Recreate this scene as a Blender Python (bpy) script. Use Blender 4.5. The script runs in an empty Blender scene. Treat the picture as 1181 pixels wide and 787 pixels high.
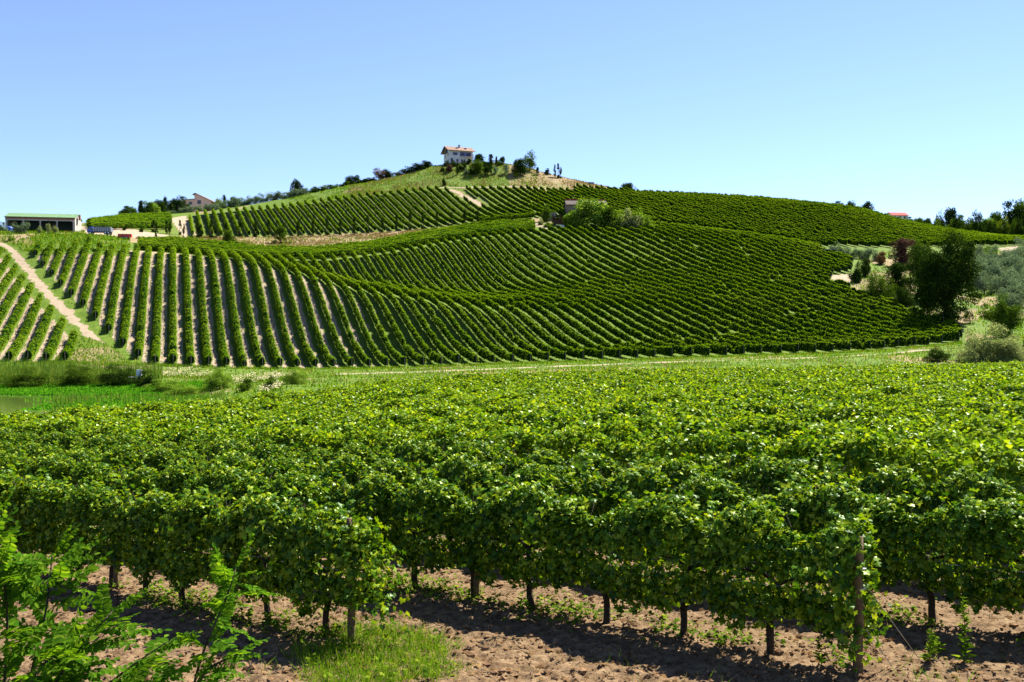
import bpy, math, random
import numpy as np
from math import radians as R, sin, cos, pi

random.seed(7)
RNG = np.random.default_rng(11)
SC = bpy.context.scene
COL = SC.collection

# ------------------------------------------------------------------ camera, sky, sun, exposure
F_PX, CU, CV = 1148.0, 590.5, 393.5          # focal length and centre of the 1181 px wide photograph
ZC = 4.0                                     # camera height above the near field
cam_d = bpy.data.cameras.new("camera")
cam_d.sensor_width = 36.0
cam_d.lens = 36.0 * F_PX / 1181.0
cam_d.clip_start = 0.1
cam_d.clip_end = 12000
cam = bpy.data.objects.new("camera", cam_d)
cam.location = (0, 0, ZC)
cam.rotation_euler = (R(90), 0, 0)
COL.objects.link(cam)
SC.camera = cam

SUN_AZ, SUN_EL = 42.0, 51.5
world = bpy.data.worlds.new("World")
SC.world = world
world.use_nodes = True
wn = world.node_tree
bg = wn.nodes["Background"]
sky = wn.nodes.new("ShaderNodeTexSky")
sky.sky_type = 'NISHITA'
sky.sun_disc = False
sky.sun_elevation = R(SUN_EL)
sky.sun_rotation = R(SUN_AZ)
sky.altitude = 1800
sky.air_density = 1.0
sky.dust_density = 0.05
sky.ozone_density = 5.5
tint = wn.nodes.new("ShaderNodeMix")
tint.data_type = 'RGBA'
tint.blend_type = 'MULTIPLY'
tint.inputs[0].default_value = 1.0
tint.inputs[7].default_value = (1.10, .97, 1.0, 1)
wn.links.new(sky.outputs[0], tint.inputs[6])
wn.links.new(tint.outputs[2], bg.inputs[0])
bg.inputs[1].default_value = 0.0615
sun_d = bpy.data.lights.new("sun", 'SUN')
sun_d.energy = 5.0
sun_d.angle = R(0.5)
sun_d.color = (1.0, 0.94, 0.80)
sun = bpy.data.objects.new("sun", sun_d)
sun.rotation_euler = (R(90 - SUN_EL), 0, R(180 - SUN_AZ))
COL.objects.link(sun)
SC.view_settings.view_transform = 'Standard'
SC.view_settings.look = 'None'
SC.view_settings.exposure = 1.88
SC.view_settings.gamma = 1.0
SC.render.engine = 'CYCLES'
SC.cycles.max_bounces = 6
SC.cycles.transparent_max_bounces = 4
SC.cycles.diffuse_bounces = 3
SC.cycles.transmission_bounces = 3
SC.cycles.glossy_bounces = 2
SC.cycles.use_adaptive_sampling = True

# ------------------------------------------------------------------ materials
def new_mat(name):
    m = bpy.data.materials.new(name)
    m.use_nodes = True
    nt = m.node_tree
    for n in list(nt.nodes):
        nt.nodes.remove(n)
    out = nt.nodes.new("ShaderNodeOutputMaterial")
    return m, nt, out

def node(nt, typ, **kw):
    n = nt.nodes.new(typ)
    for k, v in kw.items():
        setattr(n, k, v)
    return n

def ramp(nt, fac, stops):
    r = nt.nodes.new("ShaderNodeValToRGB")
    e = r.color_ramp.elements
    while len(e) < len(stops):
        e.new(0.5)
    for i, (p, c) in enumerate(stops):
        e[i].position = p
        e[i].color = (*c, 1)
    nt.links.new(fac, r.inputs[0])
    return r.outputs[0]

def leaf_mat(name, stops, transl=0.35, tcol=None, rough=0.42, spec=0.4, patch=0.0, patch_scale=0.05, patch_col=None, gloss=False):
    """stops: colour ramp over the per-leaf random value; tcol multiplies the colour of light passing through"""
    m, nt, out = new_mat(name)
    geo = node(nt, "ShaderNodeNewGeometry")
    stops = [(p, (c[0] * .92, c[1] * .84, c[2] * .6)) for p, c in stops]
    col = ramp(nt, geo.outputs["Random Per Island"], stops)
    if patch_col is not None:
        nz = node(nt, "ShaderNodeTexNoise")
        nz.inputs["Scale"].default_value = patch_scale
        nz.inputs["Detail"].default_value = 3
        nt.links.new(geo.outputs["Position"], nz.inputs["Vector"])
        mr = node(nt, "ShaderNodeMapRange")
        mr.inputs[1].default_value = 0.45
        mr.inputs[2].default_value = 0.7
        mr.inputs[3].default_value = 0.0
        mr.inputs[4].default_value = patch
        nt.links.new(nz.outputs[0], mr.inputs[0])
        mx = node(nt, "ShaderNodeMix", data_type='RGBA')
        nt.links.new(mr.outputs[0], mx.inputs[0])
        nt.links.new(col, mx.inputs[6])
        mx.inputs[7].default_value = (*patch_col, 1)
        col = mx.outputs[2]
    bs = node(nt, "ShaderNodeBsdfDiffuse")
    nt.links.new(col, bs.inputs["Color"])
    if transl > 0:
        tr = node(nt, "ShaderNodeBsdfTranslucent")
        tm = node(nt, "ShaderNodeMix", data_type='RGBA', blend_type='MULTIPLY')
        tm.inputs[0].default_value = 1.0
        nt.links.new(col, tm.inputs[6])
        tm.inputs[7].default_value = (*(tcol or (1.6, 1.5, 0.7)), 1)
        nt.links.new(tm.outputs[2], tr.inputs[0])
        mix = node(nt, "ShaderNodeMixShader")
        mix.inputs[0].default_value = transl
        nt.links.new(bs.outputs[0], mix.inputs[1])
        nt.links.new(tr.outputs[0], mix.inputs[2])
        sh = mix.outputs[0]
        if gloss:
            gl = node(nt, "ShaderNodeBsdfGlossy")
            gl.inputs["Roughness"].default_value = rough
            gl.inputs["Color"].default_value = (.9, 1, .85, 1)
            m2 = node(nt, "ShaderNodeMixShader")
            m2.inputs[0].default_value = spec
            nt.links.new(sh, m2.inputs[1])
            nt.links.new(gl.outputs[0], m2.inputs[2])
            sh = m2.outputs[0]
        nt.links.new(sh, out.inputs[0])
    else:
        nt.links.new(bs.outputs[0], out.inputs[0])
    return m

def plain_mat(name, c1, c2=None, scale=3.0, rough=0.7, metal=0.0, bump=0.0, spec=0.3):
    m, nt, out = new_mat(name)
    bs = node(nt, "ShaderNodeBsdfPrincipled")
    bs.inputs["Roughness"].default_value = rough
    bs.inputs["Metallic"].default_value = metal
    bs.inputs["Specular IOR Level"].default_value = spec
    tc = node(nt, "ShaderNodeTexCoord")
    nz = node(nt, "ShaderNodeTexNoise")
    nz.inputs["Scale"].default_value = scale
    nz.inputs["Detail"].default_value = 5
    nt.links.new(tc.outputs["Object"], nz.inputs["Vector"])
    c2 = c2 or tuple(x * 0.75 for x in c1)
    nt.links.new(ramp(nt, nz.outputs[0], [(0.35, c2), (0.65, c1)]), bs.inputs["Base Color"])
    if bump > 0:
        bp = node(nt, "ShaderNodeBump")
        bp.inputs["Strength"].default_value = bump
        bp.inputs["Distance"].default_value = 0.05
        nt.links.new(nz.outputs[0], bp.inputs["Height"])
        nt.links.new(bp.outputs[0], bs.inputs["Normal"])
    nt.links.new(bs.outputs[0], out.inputs[0])
    return m

def roof_mat(name, c1, c2, freq=9.0, axis='X', rough=0.8):
    """tiled or sheet roof: ribs as bump along one object axis, blotchy colour"""
    m, nt, out = new_mat(name)
    bs = node(nt, "ShaderNodeBsdfPrincipled")
    bs.inputs["Roughness"].default_value = rough
    bs.inputs["Specular IOR Level"].default_value = .08
    tc = node(nt, "ShaderNodeTexCoord")
    nz = node(nt, "ShaderNodeTexNoise")
    nz.inputs["Scale"].default_value = 1.3
    nz.inputs["Detail"].default_value = 6
    nz.inputs["Roughness"].default_value = 0.75
    nt.links.new(tc.outputs["Object"], nz.inputs["Vector"])
    nt.links.new(ramp(nt, nz.outputs[0], [(0.35, c2), (0.62, c1)]), bs.inputs["Base Color"])
    wv = node(nt, "ShaderNodeTexWave", wave_type='BANDS', bands_direction=axis)
    wv.inputs["Scale"].default_value = freq
    nt.links.new(tc.outputs["Object"], wv.inputs["Vector"])
    bp = node(nt, "ShaderNodeBump")
    bp.inputs["Strength"].default_value = 0.5
    bp.inputs["Distance"].default_value = 0.08
    nt.links.new(wv.outputs["Fac"], bp.inputs["Height"])
    nt.links.new(bp.outputs[0], bs.inputs["Normal"])
    nt.links.new(bs.outputs[0], out.inputs[0])
    return m

M = {}
M['vine'] = leaf_mat('vine_leaf', [(0.0, (.016, .058, .006)), (.38, (.052, .145, .009)), (.75, (.145, .265, .012)), (1, (.27, .37, .035))], .31, (1.5, 1.35, .4), .36, .012, gloss=True)
M['vine_field'] = leaf_mat('vine_leaf_field', [(0.0, (.018, .062, .006)), (.32, (.068, .180, .009)), (.72, (.175, .310, .012)), (1, (.31, .41, .04))], .38, (1.5, 1.35, .4), .36, .010, .4, .12, (.19, .29, .015), gloss=True)
M['vine_hill'] = leaf_mat('vine_leaf_hill', [(0.0, (.032, .095, .005)), (.5, (.090, .205, .008)), (1, (.205, .33, .014))], .30, (1.5, 1.4, .5), .55, .25, .55, .06, (.17, .25, .02))
M['hedge_core'] = plain_mat('hedge_core', (.012, .032, .004), (.006, .018, .003), 3.0, 1.0, 0, 0, 0.0)  # dark green filler, shade among the leaves put into its colour
M['robinia'] = leaf_mat('robinia_leaflet', [(0, (.030, .10, .010)), (.6, (.075, .18, .016)), (1, (.15, .26, .03))], .42, (1.8, 1.6, .5), .45, .35)
M['weed'] = leaf_mat('weed_leaf', [(0, (.04, .11, .012)), (.6, (.10, .20, .02)), (1, (.2, .28, .04))], .4)
M['grass'] = leaf_mat('grass_blade', [(0, (.05, .13, .012)), (.6, (.10, .23, .018)), (.92, (.18, .29, .03)), (1, (.32, .31, .10))], .35)
M['dry_grass'] = leaf_mat('dry_grass_blade', [(0, (.19, .15, .10)), (.5, (.25, .19, .14)), (1, (.09, .13, .04))], .25)
M['water_weed'] = leaf_mat('water_weed', [(0, (.03, .15, .012)), (.6, (.075, .28, .02)), (1, (.13, .36, .03))], .3)
M['reed'] = leaf_mat('reed_blade', [(0, (.04, .11, .025)), (.6, (.095, .20, .04)), (1, (.20, .26, .08))], .3)
M['flower'] = leaf_mat('pale_flower', [(0, (.30, .30, .20)), (.4, (.60, .56, .52)), (1, (.78, .74, .70))], .2)
M['tree_dark'] = leaf_mat('tree_leaf_dark', [(0, (.008, .026, .008)), (.6, (.020, .054, .012)), (1, (.055, .10, .018))], .18)
M['tree_blue'] = leaf_mat('conifer_needles', [(0, (.010, .030, .014)), (.6, (.022, .050, .022)), (1, (.05, .09, .03))], .15)
M['tree_mid'] = leaf_mat('tree_leaf_mid', [(0, (.022, .062, .010)), (.6, (.05, .115, .016)), (1, (.11, .18, .03))], .3)
M['tree_light'] = leaf_mat('tree_leaf_light', [(0, (.05, .13, .018)), (.6, (.13, .26, .04)), (1, (.24, .36, .08))], .38)
M['tree_yellow'] = leaf_mat('tree_leaf_yellow', [(0, (.05, .11, .012)), (.6, (.13, .22, .018)), (1, (.26, .32, .03))], .35)
M['olive'] = leaf_mat('olive_leaf', [(0, (.055, .115, .095)), (.5, (.125, .205, .165)), (1, (.23, .32, .27))], .28, (1.2, 1.2, .8))
M['silver'] = leaf_mat('silvery_leaf', [(0, (.08, .13, .07)), (.5, (.19, .26, .14)), (1, (.40, .46, .30))], .45, (1.2, 1.2, .8))
M['purple'] = leaf_mat('purple_leaf', [(0, (.035, .02, .025)), (.6, (.085, .05, .055)), (1, (.16, .10, .09))], .2, (1.3, 1.1, 1.1))
M['brown_leaf'] = leaf_mat('brown_leaf', [(0, (.07, .045, .03)), (.6, (.15, .09, .06)), (1, (.24, .17, .10))], .2, (1.3, 1.2, 1))
M['bark'] = plain_mat('bark', (.075, .055, .038), (.03, .022, .016), 14, .9, 0, .6)
M['vine_bark'] = plain_mat('vine_bark', (.06, .043, .03), (.02, .014, .01), 22, .95, 0, .8)
M['post_wood'] = plain_mat('weathered_post', (.17, .115, .06), (.08, .052, .03), 12, .85, 0, .5)
M['post_metal'] = plain_mat('grey_post', (.13, .12, .10), (.08, .075, .065), 5, .8, 0, 0, .1)
M['wire'] = plain_mat('wire', (.42, .43, .45), None, 5, .4, .8)
M['white'] = plain_mat('white_plaster', (.60, .59, .60), (.52, .51, .52), .6, .85)
M['stucco_grey'] = plain_mat('grey_concrete', (.33, .32, .30), (.25, .24, .22), .8, .9)
M['pink'] = plain_mat('pink_plaster', (.70, .44, .38), (.60, .37, .32), .5, .9)
M['stone'] = plain_mat('rough_stone', (.20, .16, .125), (.11, .085, .065), 2.5, .95, 0, .5)
M['brown_wood'] = plain_mat('brown_wood', (.10, .055, .035), (.05, .028, .018), 4, .7)
M['window'] = plain_mat('window_pane', (.025, .03, .05), (.012, .016, .03), 1, .12, 0, 0, .6)
M['shutter'] = plain_mat('blue_shutter', (.06, .09, .30), (.04, .06, .22), 2, .6)
M['tiles_terracotta'] = roof_mat('terracotta_tiles', (.26, .165, .125), (.16, .10, .075), 7)
M['tiles_old'] = roof_mat('old_tiles', (.115, .092, .085), (.065, .05, .045), 6)
M['tiles_red'] = roof_mat('red_tiles', (.36, .06, .06), (.26, .045, .04), 6)
M['roof_green'] = roof_mat('green_sheet_roof', (.13, .23, .11), (.11, .20, .095), 4, 'X', .55)
M['shed_dark'] = plain_mat('shed_inner', (.035, .07, .075), (.02, .045, .05), .8, .8)
M['rust'] = plain_mat('rusty_metal', (.30, .15, .09), (.17, .08, .05), 3, .8)
M['red_paint'] = plain_mat('red_paint', (.50, .035, .04), (.40, .03, .03), 2, .45)
M['blue_paint'] = plain_mat('blue_paint', (.05, .12, .42), (.04, .09, .34), 2, .45)
M['grey_paint'] = plain_mat('grey_blue_paint', (.16, .18, .24), (.10, .11, .15), 2, .5)
M['black'] = plain_mat('black_rubber', (.02, .02, .02), (.012, .012, .012), 4, .8)
M['pale_paint'] = plain_mat('pale_panel', (.62, .64, .74), (.55, .56, .66), 2, .5)
M['grape'] = plain_mat('grape', (.20, .26, .05), (.12, .17, .03), 30, .35)

# ------------------------------------------------------------------ mesh helpers
def mesh_np(name, verts, faces, mats=None, fmat=None, smooth=False):
    """faces: list of integer arrays (n,k), each of one face size"""
    me = bpy.data.meshes.new(name)
    verts = np.asarray(verts, np.float32).reshape(-1, 3)
    me.vertices.add(len(verts))
    me.vertices.foreach_set("co", verts.ravel())
    faces = [np.asarray(f, np.int32) for f in faces if len(f)]
    nl = sum(f.size for f in faces)
    npl = sum(len(f) for f in faces)
    me.loops.add(nl)
    me.loops.foreach_set("vertex_index", np.concatenate([f.ravel() for f in faces]))
    me.polygons.add(npl)
    sizes = np.concatenate([np.full(len(f), f.shape[1], np.int32) for f in faces])
    starts = np.concatenate([[0], np.cumsum(sizes)[:-1]]).astype(np.int32)
    me.polygons.foreach_set("loop_start", starts)
    if fmat is not None:
        me.polygons.foreach_set("material_index", np.asarray(fmat, np.int32))
    me.polygons.foreach_set("use_smooth", np.full(npl, bool(smooth)))
    me.update(calc_edges=True)
    for m in (mats or []):
        me.materials.append(m)
    return me

class MB:
    """collects boxes, bars, tubes and polygons into one mesh"""
    def __init__(self):
        self.v, self.f3, self.f4, self.fn = [], [], [], []
        self.n = 0
    def add(self, verts, quads=(), tris=(), ngons=()):
        b = self.n
        self.v.append(np.asarray(verts, float).reshape(-1, 3))
        self.n += len(self.v[-1])
        self.f4 += [[i + b for i in q] for q in quads]
        self.f3 += [[i + b for i in q] for q in tris]
        self.fn += [[i + b for i in q] for q in ngons]
        return self
    def box(self, x0, x1, y0, y1, z0, z1):
        v = [(x0, y0, z0), (x1, y0, z0), (x1, y1, z0), (x0, y1, z0), (x0, y0, z1), (x1, y0, z1), (x1, y1, z1), (x0, y1, z1)]
        return self.add(v, [(3, 2, 1, 0), (4, 5, 6, 7), (0, 1, 5, 4), (1, 2, 6, 5), (2, 3, 7, 6), (3, 0, 4, 7)])
    def tube(self, pts, radii, n=7):
        pts = np.asarray(pts, float)
        radii = np.broadcast_to(np.asarray(radii, float), (len(pts),))
        rings = []
        for i, p in enumerate(pts):
            t = pts[min(i + 1, len(pts) - 1)] - pts[max(i - 1, 0)]
            t = t / (np.linalg.norm(t) + 1e-9)
            a = np.cross(t, (0.31, 0.95, 0.05) if abs(t[1]) < .9 else (1, 0, 0))
            a /= np.linalg.norm(a)
            b = np.cross(t, a)
            for k in range(n):
                w = 2 * pi * k / n
                rings.append(p + radii[i] * (cos(w) * a + sin(w) * b))
        q = []
        for i in range(len(pts) - 1):
            for k in range(n):
                q.append((i * n + k, i * n + (k + 1) % n, (i + 1) * n + (k + 1) % n, (i + 1) * n + k))
        return self.add(rings, q, (), [tuple(range(n))[::-1], tuple(range((len(pts) - 1) * n, len(pts) * n))])
    def prism(self, outline, y0, y1):
        """outline in the xz plane, counter-clockwise seen from -y"""
        k = len(outline)
        v = [(x, y0, z) for x, z in outline] + [(x, y1, z) for x, z in outline]
        return self.add(v, [((i + 1) % k, i, i + k, (i + 1) % k + k) for i in range(k)], (), [tuple(range(k)), tuple(range(2 * k - 1, k - 1, -1))])
    def mesh(self, name, mat, smooth=False):
        me = bpy.data.meshes.new(name)
        me.from_pydata(np.concatenate(self.v).tolist(), [], self.f4 + self.f3 + self.fn)
        me.update()
        if smooth:
            me.polygons.foreach_set("use_smooth", [True] * len(me.polygons))
        me.materials.append(mat)
        return me
    def build(self, name, mat, parent=None, loc=None, smooth=False):
        return link(name, self.mesh(name, mat, smooth), parent, loc)

def link(name, me, parent=None, loc=None):
    o = bpy.data.objects.new(name, me)
    COL.objects.link(o)
    if parent is not None:
        o.parent = parent
    if loc is not None:
        o.location = loc
    return o

def tag(o, label=None, cat=None, group=None, kind=None):
    for k, v in (('label', label), ('category', cat), ('group', group), ('kind', kind)):
        if v:
            o[k] = v
    return o

def empty(name, loc, rz=0.0, label=None, cat=None, group=None):
    o = bpy.data.objects.new(name, None)
    o.empty_display_size = 0.2
    COL.objects.link(o)
    o.location = loc
    o.rotation_euler = (0, 0, rz)
    return tag(o, label, cat, group)

def unit(a):
    return a / (np.linalg.norm(a, axis=-1, keepdims=True) + 1e-9)

# leaf outlines: (verts, triangles/quads)
KITE = (np.array([(0, 0, 0), (.42, .42, .13), (0, 1, -.05), (-.42, .42, .13)]), np.array([(0, 1, 2, 3)]))
BLADE = (np.array([(-.5, 0, 0), (.5, 0, 0), (.28, .6, .06), (-.28, .6, .06), (0, 1, .16)]), np.array([(0, 1, 2, 3)]), np.array([(3, 2, 4)]))
_g = [(0, 0), (.28, -.28), (.52, -.12), (.42, .12), (.55, .38), (.25, .42), (0, .85), (-.25, .42), (-.55, .38), (-.42, .12), (-.52, -.12), (-.28, -.28)]
GRAPE = (np.array([(0, .2, .06)] + [(x, y, -.18 * (x * x + (y - .2) ** 2) + .10 * abs(x)) for x, y in _g]), np.array([(0, i, i % 12 + 1) for i in range(1, 13)]))

def leaves(tmpl, P, N, T, S, W=None):
    """place leaf templates: P base points, N normals, T tip directions, S sizes, W widths relative to size"""
    v = tmpl[0]
    n = unit(N)
    t = unit(T - (T * n).sum(1, keepdims=True) * n)
    b = np.cross(t, n)
    S = np.asarray(S)[:, None, None]
    W = 1.0 if W is None else np.asarray(W)[:, None, None]
    out = P[:, None, :] + S * (W * v[None, :, 0:1] * b[:, None, :] + v[None, :, 1:2] * t[:, None, :] + v[None, :, 2:3] * n[:, None, :])
    k = len(v)
    base = (np.arange(len(P)) * k)[:, None, None]
    return out.reshape(-1, 3), [(f[None] + base).reshape(-1, f.shape[1]) for f in tmpl[1:]]

def rnd_dir(n, rng=RNG):
    return unit(rng.normal(size=(n, 3)))

def hash2(i, j, seed):
    h = (i.astype(np.int64) * 374761393 + j.astype(np.int64) * 668265263 + seed * 974634777) & 0xffffffff
    h = ((h ^ (h >> 13)) * 1274126177) & 0xffffffff
    return ((h ^ (h >> 16)) & 0xffff) / 65535.0

def vnoise(x, y, seed=0):
    i, j = np.floor(x), np.floor(y)
    fx, fy = x - i, y - j
    fx, fy = fx * fx * (3 - 2 * fx), fy * fy * (3 - 2 * fy)
    a, b, c, d = hash2(i, j, seed), hash2(i + 1, j, seed), hash2(i, j + 1, seed), hash2(i + 1, j + 1, seed)
    return (a * (1 - fx) + b * fx) * (1 - fy) + (c * (1 - fx) + d * fx) * fy

def fbm(x, y, seed=0, octaves=4):
    s, a, t = 0, 1.0, 0
    for o in range(octaves):
        s = s + a * vnoise(x * 2 ** o, y * 2 ** o, seed + o)
        t += a
        a *= .5
    return s / t

# ------------------------------------------------------------------ terrain: valley field, vineyard hill, crest
def curve(table):
    k = sorted(table)
    return lambda u: np.interp(u, k, [table[i] for i in k])

# far edge of the near field (height of the vine tops there) and depth
V_E = curve({-150: 482, 0: 473, 250: 458, 400: 441, 500: 432, 600: 427, 900: 421.5, 1181: 417, 1400: 415})
D_E = curve({-150: 55, 0: 60, 250: 75, 400: 90, 600: 105, 900: 112, 1181: 118, 1400: 120})
V_5 = curve({-150: 445, 0: 445, 100: 445, 200: 443, 300: 436, 400: 433, 500: 430.5, 600: 427, 700: 424, 800: 420, 900: 417, 1000: 413, 1100: 410, 1181: 408, 1400: 404})
D_5 = curve({-150: 145, 1400: 150})
V_6 = curve({-150: 420, 0: 418, 150: 420, 250: 424.5, 350: 426, 450: 425, 550: 421.5, 650: 418, 750: 414.5, 850: 411.5, 889: 410, 950: 408, 1000: 406, 1050: 402, 1105: 396, 1181: 388, 1400: 378})
D_6 = curve({-150: 170, 0: 172, 150: 176, 1000: 176, 1105: 180, 1181: 182, 1400: 185})
V_B1 = curve({-150: 345, 0: 343, 100: 335, 150: 318, 200: 303, 250: 303, 300: 309, 350: 320, 400: 335, 450: 343, 500: 350, 560: 356, 640: 358, 750: 352, 850: 350, 950: 352, 1050: 353, 1105: 350, 1181: 346, 1400: 340})
D_B1 = curve({-150: 215, 0: 217, 100: 222, 200: 244, 250: 243, 300: 237, 350: 231, 400: 225, 500: 221, 560: 219, 640: 221, 750: 228, 1181: 230, 1400: 230})
V_B2 = curve({-150: 312, 0: 311, 100: 305, 200: 295.5, 250: 298, 300: 303, 350: 313, 400: 328, 450: 335, 500: 342, 560: 346, 640: 336, 750: 322, 850: 318, 950: 321, 1050: 324, 1105: 325, 1181: 322, 1400: 318})
D_B2 = curve({-150: 240, 0: 242, 100: 244, 200: 256, 300: 254, 400: 251, 500: 249, 640: 256, 750: 266, 900: 264, 1050: 262, 1181: 262, 1400: 262})
V_7 = curve({-150: 290, 0: 285, 100: 284, 155: 289, 200: 292, 250: 297, 300: 299, 368: 300, 402: 297, 450: 291, 503: 281, 571: 271, 620: 267.5, 640: 264, 690: 263, 750: 264, 800: 268.5, 850: 274, 900: 281, 950: 291, 985: 299, 1050: 301, 1105: 301, 1181: 302, 1400: 302})
D_7 = curve({-150: 260, 155: 262, 200: 266, 300: 272, 400: 282, 500: 302, 600: 326, 690: 336, 800: 326, 900: 316, 985: 300, 1105: 300, 1400: 300})
V_8 = curve({-150: 275, 0: 271, 100: 273, 158: 281, 203: 278.5, 254: 284, 300: 289, 350: 291, 402: 286, 435: 282, 486: 272, 520: 266.5, 554: 261.5, 595: 258, 640: 258.5, 690: 257, 760: 261, 850: 271, 900: 278, 950: 287, 1000: 291, 1105: 291, 1400: 291})
D_8 = curve({-150: 275, 0: 276, 100: 279, 158: 284, 203: 290, 300: 300, 402: 311, 486: 326, 554: 337, 595: 342, 690: 349, 850: 340, 1000: 325, 1181: 320, 1400: 320})
V_9 = curve({-150: 268, 0: 267, 60: 267.5, 100: 269, 158: 271.5, 215: 273, 310: 274, 391: 271, 456: 267.5, 520: 262, 568: 256.5, 620: 252.5, 690: 252, 760: 255.5, 850: 266, 900: 273.5, 950: 282, 1000: 286, 1105: 285, 1181: 284, 1400: 284})
D_9 = curve({-150: 290, 100: 298, 158: 308, 215: 325, 310: 338, 402: 345, 486: 350, 554: 352, 620: 356, 690: 361, 850: 351, 1000: 336, 1181: 331, 1400: 330})
V_10 = curve({-150: 265, 0: 264.5, 60: 264, 100: 258, 150: 252.5, 200: 250, 215: 250, 267: 244, 313: 241, 359: 235, 402: 228.5, 452: 223.5, 503: 218.5, 605: 218.5, 673: 222, 738: 226, 800: 228, 860: 231, 881: 232.5, 937: 237.5, 993: 244.5, 1021: 253.5, 1049: 261, 1104: 270.5, 1160: 277, 1400: 286})
D_10 = curve({-150: 308, 60: 312, 100: 345, 150: 372, 215: 402, 313: 412, 450: 416, 600: 416, 738: 440, 881: 455, 993: 446, 1104: 428, 1181: 420, 1400: 415})
V_11 = curve({-150: 266, 0: 264.5, 60: 264, 100: 257, 150: 251, 200: 247.5, 215: 247, 250: 243, 267: 241, 313: 233, 350: 226, 400: 216, 450: 207, 480: 199, 500: 192.5, 540: 189.5, 575: 189.5, 595: 192, 615: 197, 635: 203, 660: 208, 682: 213, 712: 219, 738: 224, 800: 227, 881: 231.8, 993: 243.8, 1049: 260.3, 1104: 269.8, 1160: 276.5, 1400: 285})
D_11 = curve({-150: 318, 60: 322, 100: 358, 150: 388, 215: 428, 313: 443, 450: 456, 520: 462, 600: 458, 700: 456, 800: 458, 881: 470, 993: 460, 1104: 442, 1181: 434, 1400: 430})
DROP = curve({-150: -14, 150: -10, 300: -14, 500: -22, 700: -22, 900: -14, 1000: -6, 1060: 0, 1400: 9})

US = np.concatenate([np.arange(-2600, -300, 50), np.arange(-300, -60, 4), np.arange(-60, 440, 2), np.arange(440, 1500, 4), np.arange(1500, 3800, 50)]).astype(float)
DS = np.concatenate([[0.3, .7, 1.2], np.geomspace(1.8, 8.5, 45)[:-1], np.geomspace(8.5, 22, 260)[:-1], np.geomspace(22, 100, 150)[:-1],
                     np.arange(100, 470, .85), np.geomspace(470, 620, 50), np.geomspace(650, 7000, 25)])

def smooth_u(f, s=9.0):
    g = np.arange(-300, 1500, 2.0)
    k = np.exp(-.5 * (np.arange(-40, 41) * 2.0 / s) ** 2)
    k /= k.sum()
    y = f(np.clip(g, -300, 1500))
    y = np.convolve(np.pad(y, 40, mode='edge'), k, mode='valid')
    return np.interp(US, g, y)

def pchip(x, y, q):
    h = np.diff(x)
    dl = np.diff(y) / h
    m = np.zeros_like(y)
    m[0], m[-1] = dl[0], dl[-1]
    for i in range(1, len(x) - 1):
        if dl[i - 1] * dl[i] > 0:
            w1, w2 = 2 * h[i] + h[i - 1], h[i] + 2 * h[i - 1]
            m[i] = (w1 + w2) / (w1 / dl[i - 1] + w2 / dl[i])
    j = np.clip(np.searchsorted(x, q) - 1, 0, len(x) - 2)
    t = (q - x[j]) / h[j]
    return ((1 + 2 * t) * (1 - t) ** 2 * y[j] + t * (1 - t) ** 2 * h[j] * m[j] + t * t * (3 - 2 * t) * y[j + 1] + t * t * (t - 1) * h[j] * m[j + 1])

def zrel(v, d):
    return -(v - CV) / F_PX * d

POND_Z = -7.2
def build_heights():
    n = len(US)
    rows = []
    s = {k: smooth_u(f) for k, f in dict(ve=V_E, de=D_E, v5=V_5, d5=D_5, v6=V_6, d6=D_6, vb1=V_B1, db1=D_B1, vb2=V_B2, db2=D_B2, v7=V_7, d7=D_7, v8=V_8, d8=D_8, v9=V_9, d9=D_9, v10=V_10, d10=D_10, v11=V_11, d11=D_11, dr=DROP).items()}
    Z = np.zeros((n, len(DS)))
    for i in range(n):
        uu = float(np.clip(US[i], -300, 1500))
        ze = zrel(s['ve'][i], s['de'][i]) - 2.15
        left = float(np.clip((330 - uu) / 150, 0, 1))
        z5 = zrel(s['v5'][i], s['d5'][i])
        dm = 115.0 + 10 * left
        zm = left * (-7.7) + (1 - left) * min(zrel(s['v5'][i] + 6, 128), -4.9)
        tilt = .008 * np.clip((uu - 590) / F_PX, -.6, .6) * 12
        k = [(0.3, -1.65), (2.5, -2.0), (5.5, -2.95), (9.0, -3.8 + tilt * .8), (12.5, -4.12 + tilt), (s['de'][i], ze), (dm if dm > s['de'][i] + 4 else s['de'][i] + 6, zm),
             (s['d5'][i], z5), (s['d6'][i], zrel(s['v6'][i], s['d6'][i])), (s['db1'][i], zrel(s['vb1'][i], s['db1'][i])),
             (s['db2'][i], zrel(s['vb2'][i], s['db2'][i])), (s['d7'][i], zrel(s['v7'][i], s['d7'][i])), (s['d8'][i], zrel(s['v8'][i], s['d8'][i])),
             (s['d9'][i], zrel(s['v9'][i], s['d9'][i])), (s['d10'][i], zrel(s['v10'][i], s['d10'][i])), (s['d11'][i], zrel(s['v11'][i], s['d11'][i]))]
        z11 = k[-1][1]
        k += [(s['d11'][i] + 70, z11 + s['dr'][i]), (1100, -25), (7000, -40)]
        k = np.array(k)
        Z[i] = pchip(k[:, 0], k[:, 1], DS)
    return Z + ZC

ZG = build_heights()
XG = (US[:, None] - CU) / F_PX * DS[None, :]
YG = np.broadcast_to(DS[None, :], XG.shape)
VG = CV - (ZG - ZC) / DS[None, :] * F_PX

# soil clods and small unevenness
_near = np.clip((30 - YG) / 15, 0, 1)
ZG = ZG + _near * (.085 * (fbm(XG * 2.2, YG * 2.2, 3, 3) - .5) + .13 * (fbm(XG * 8, YG * 8, 9, 4) - .5)) + (1 - _near) * .22 * (fbm(XG * .25, YG * .25, 21, 3) - .5) * (YG < 500)

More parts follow.
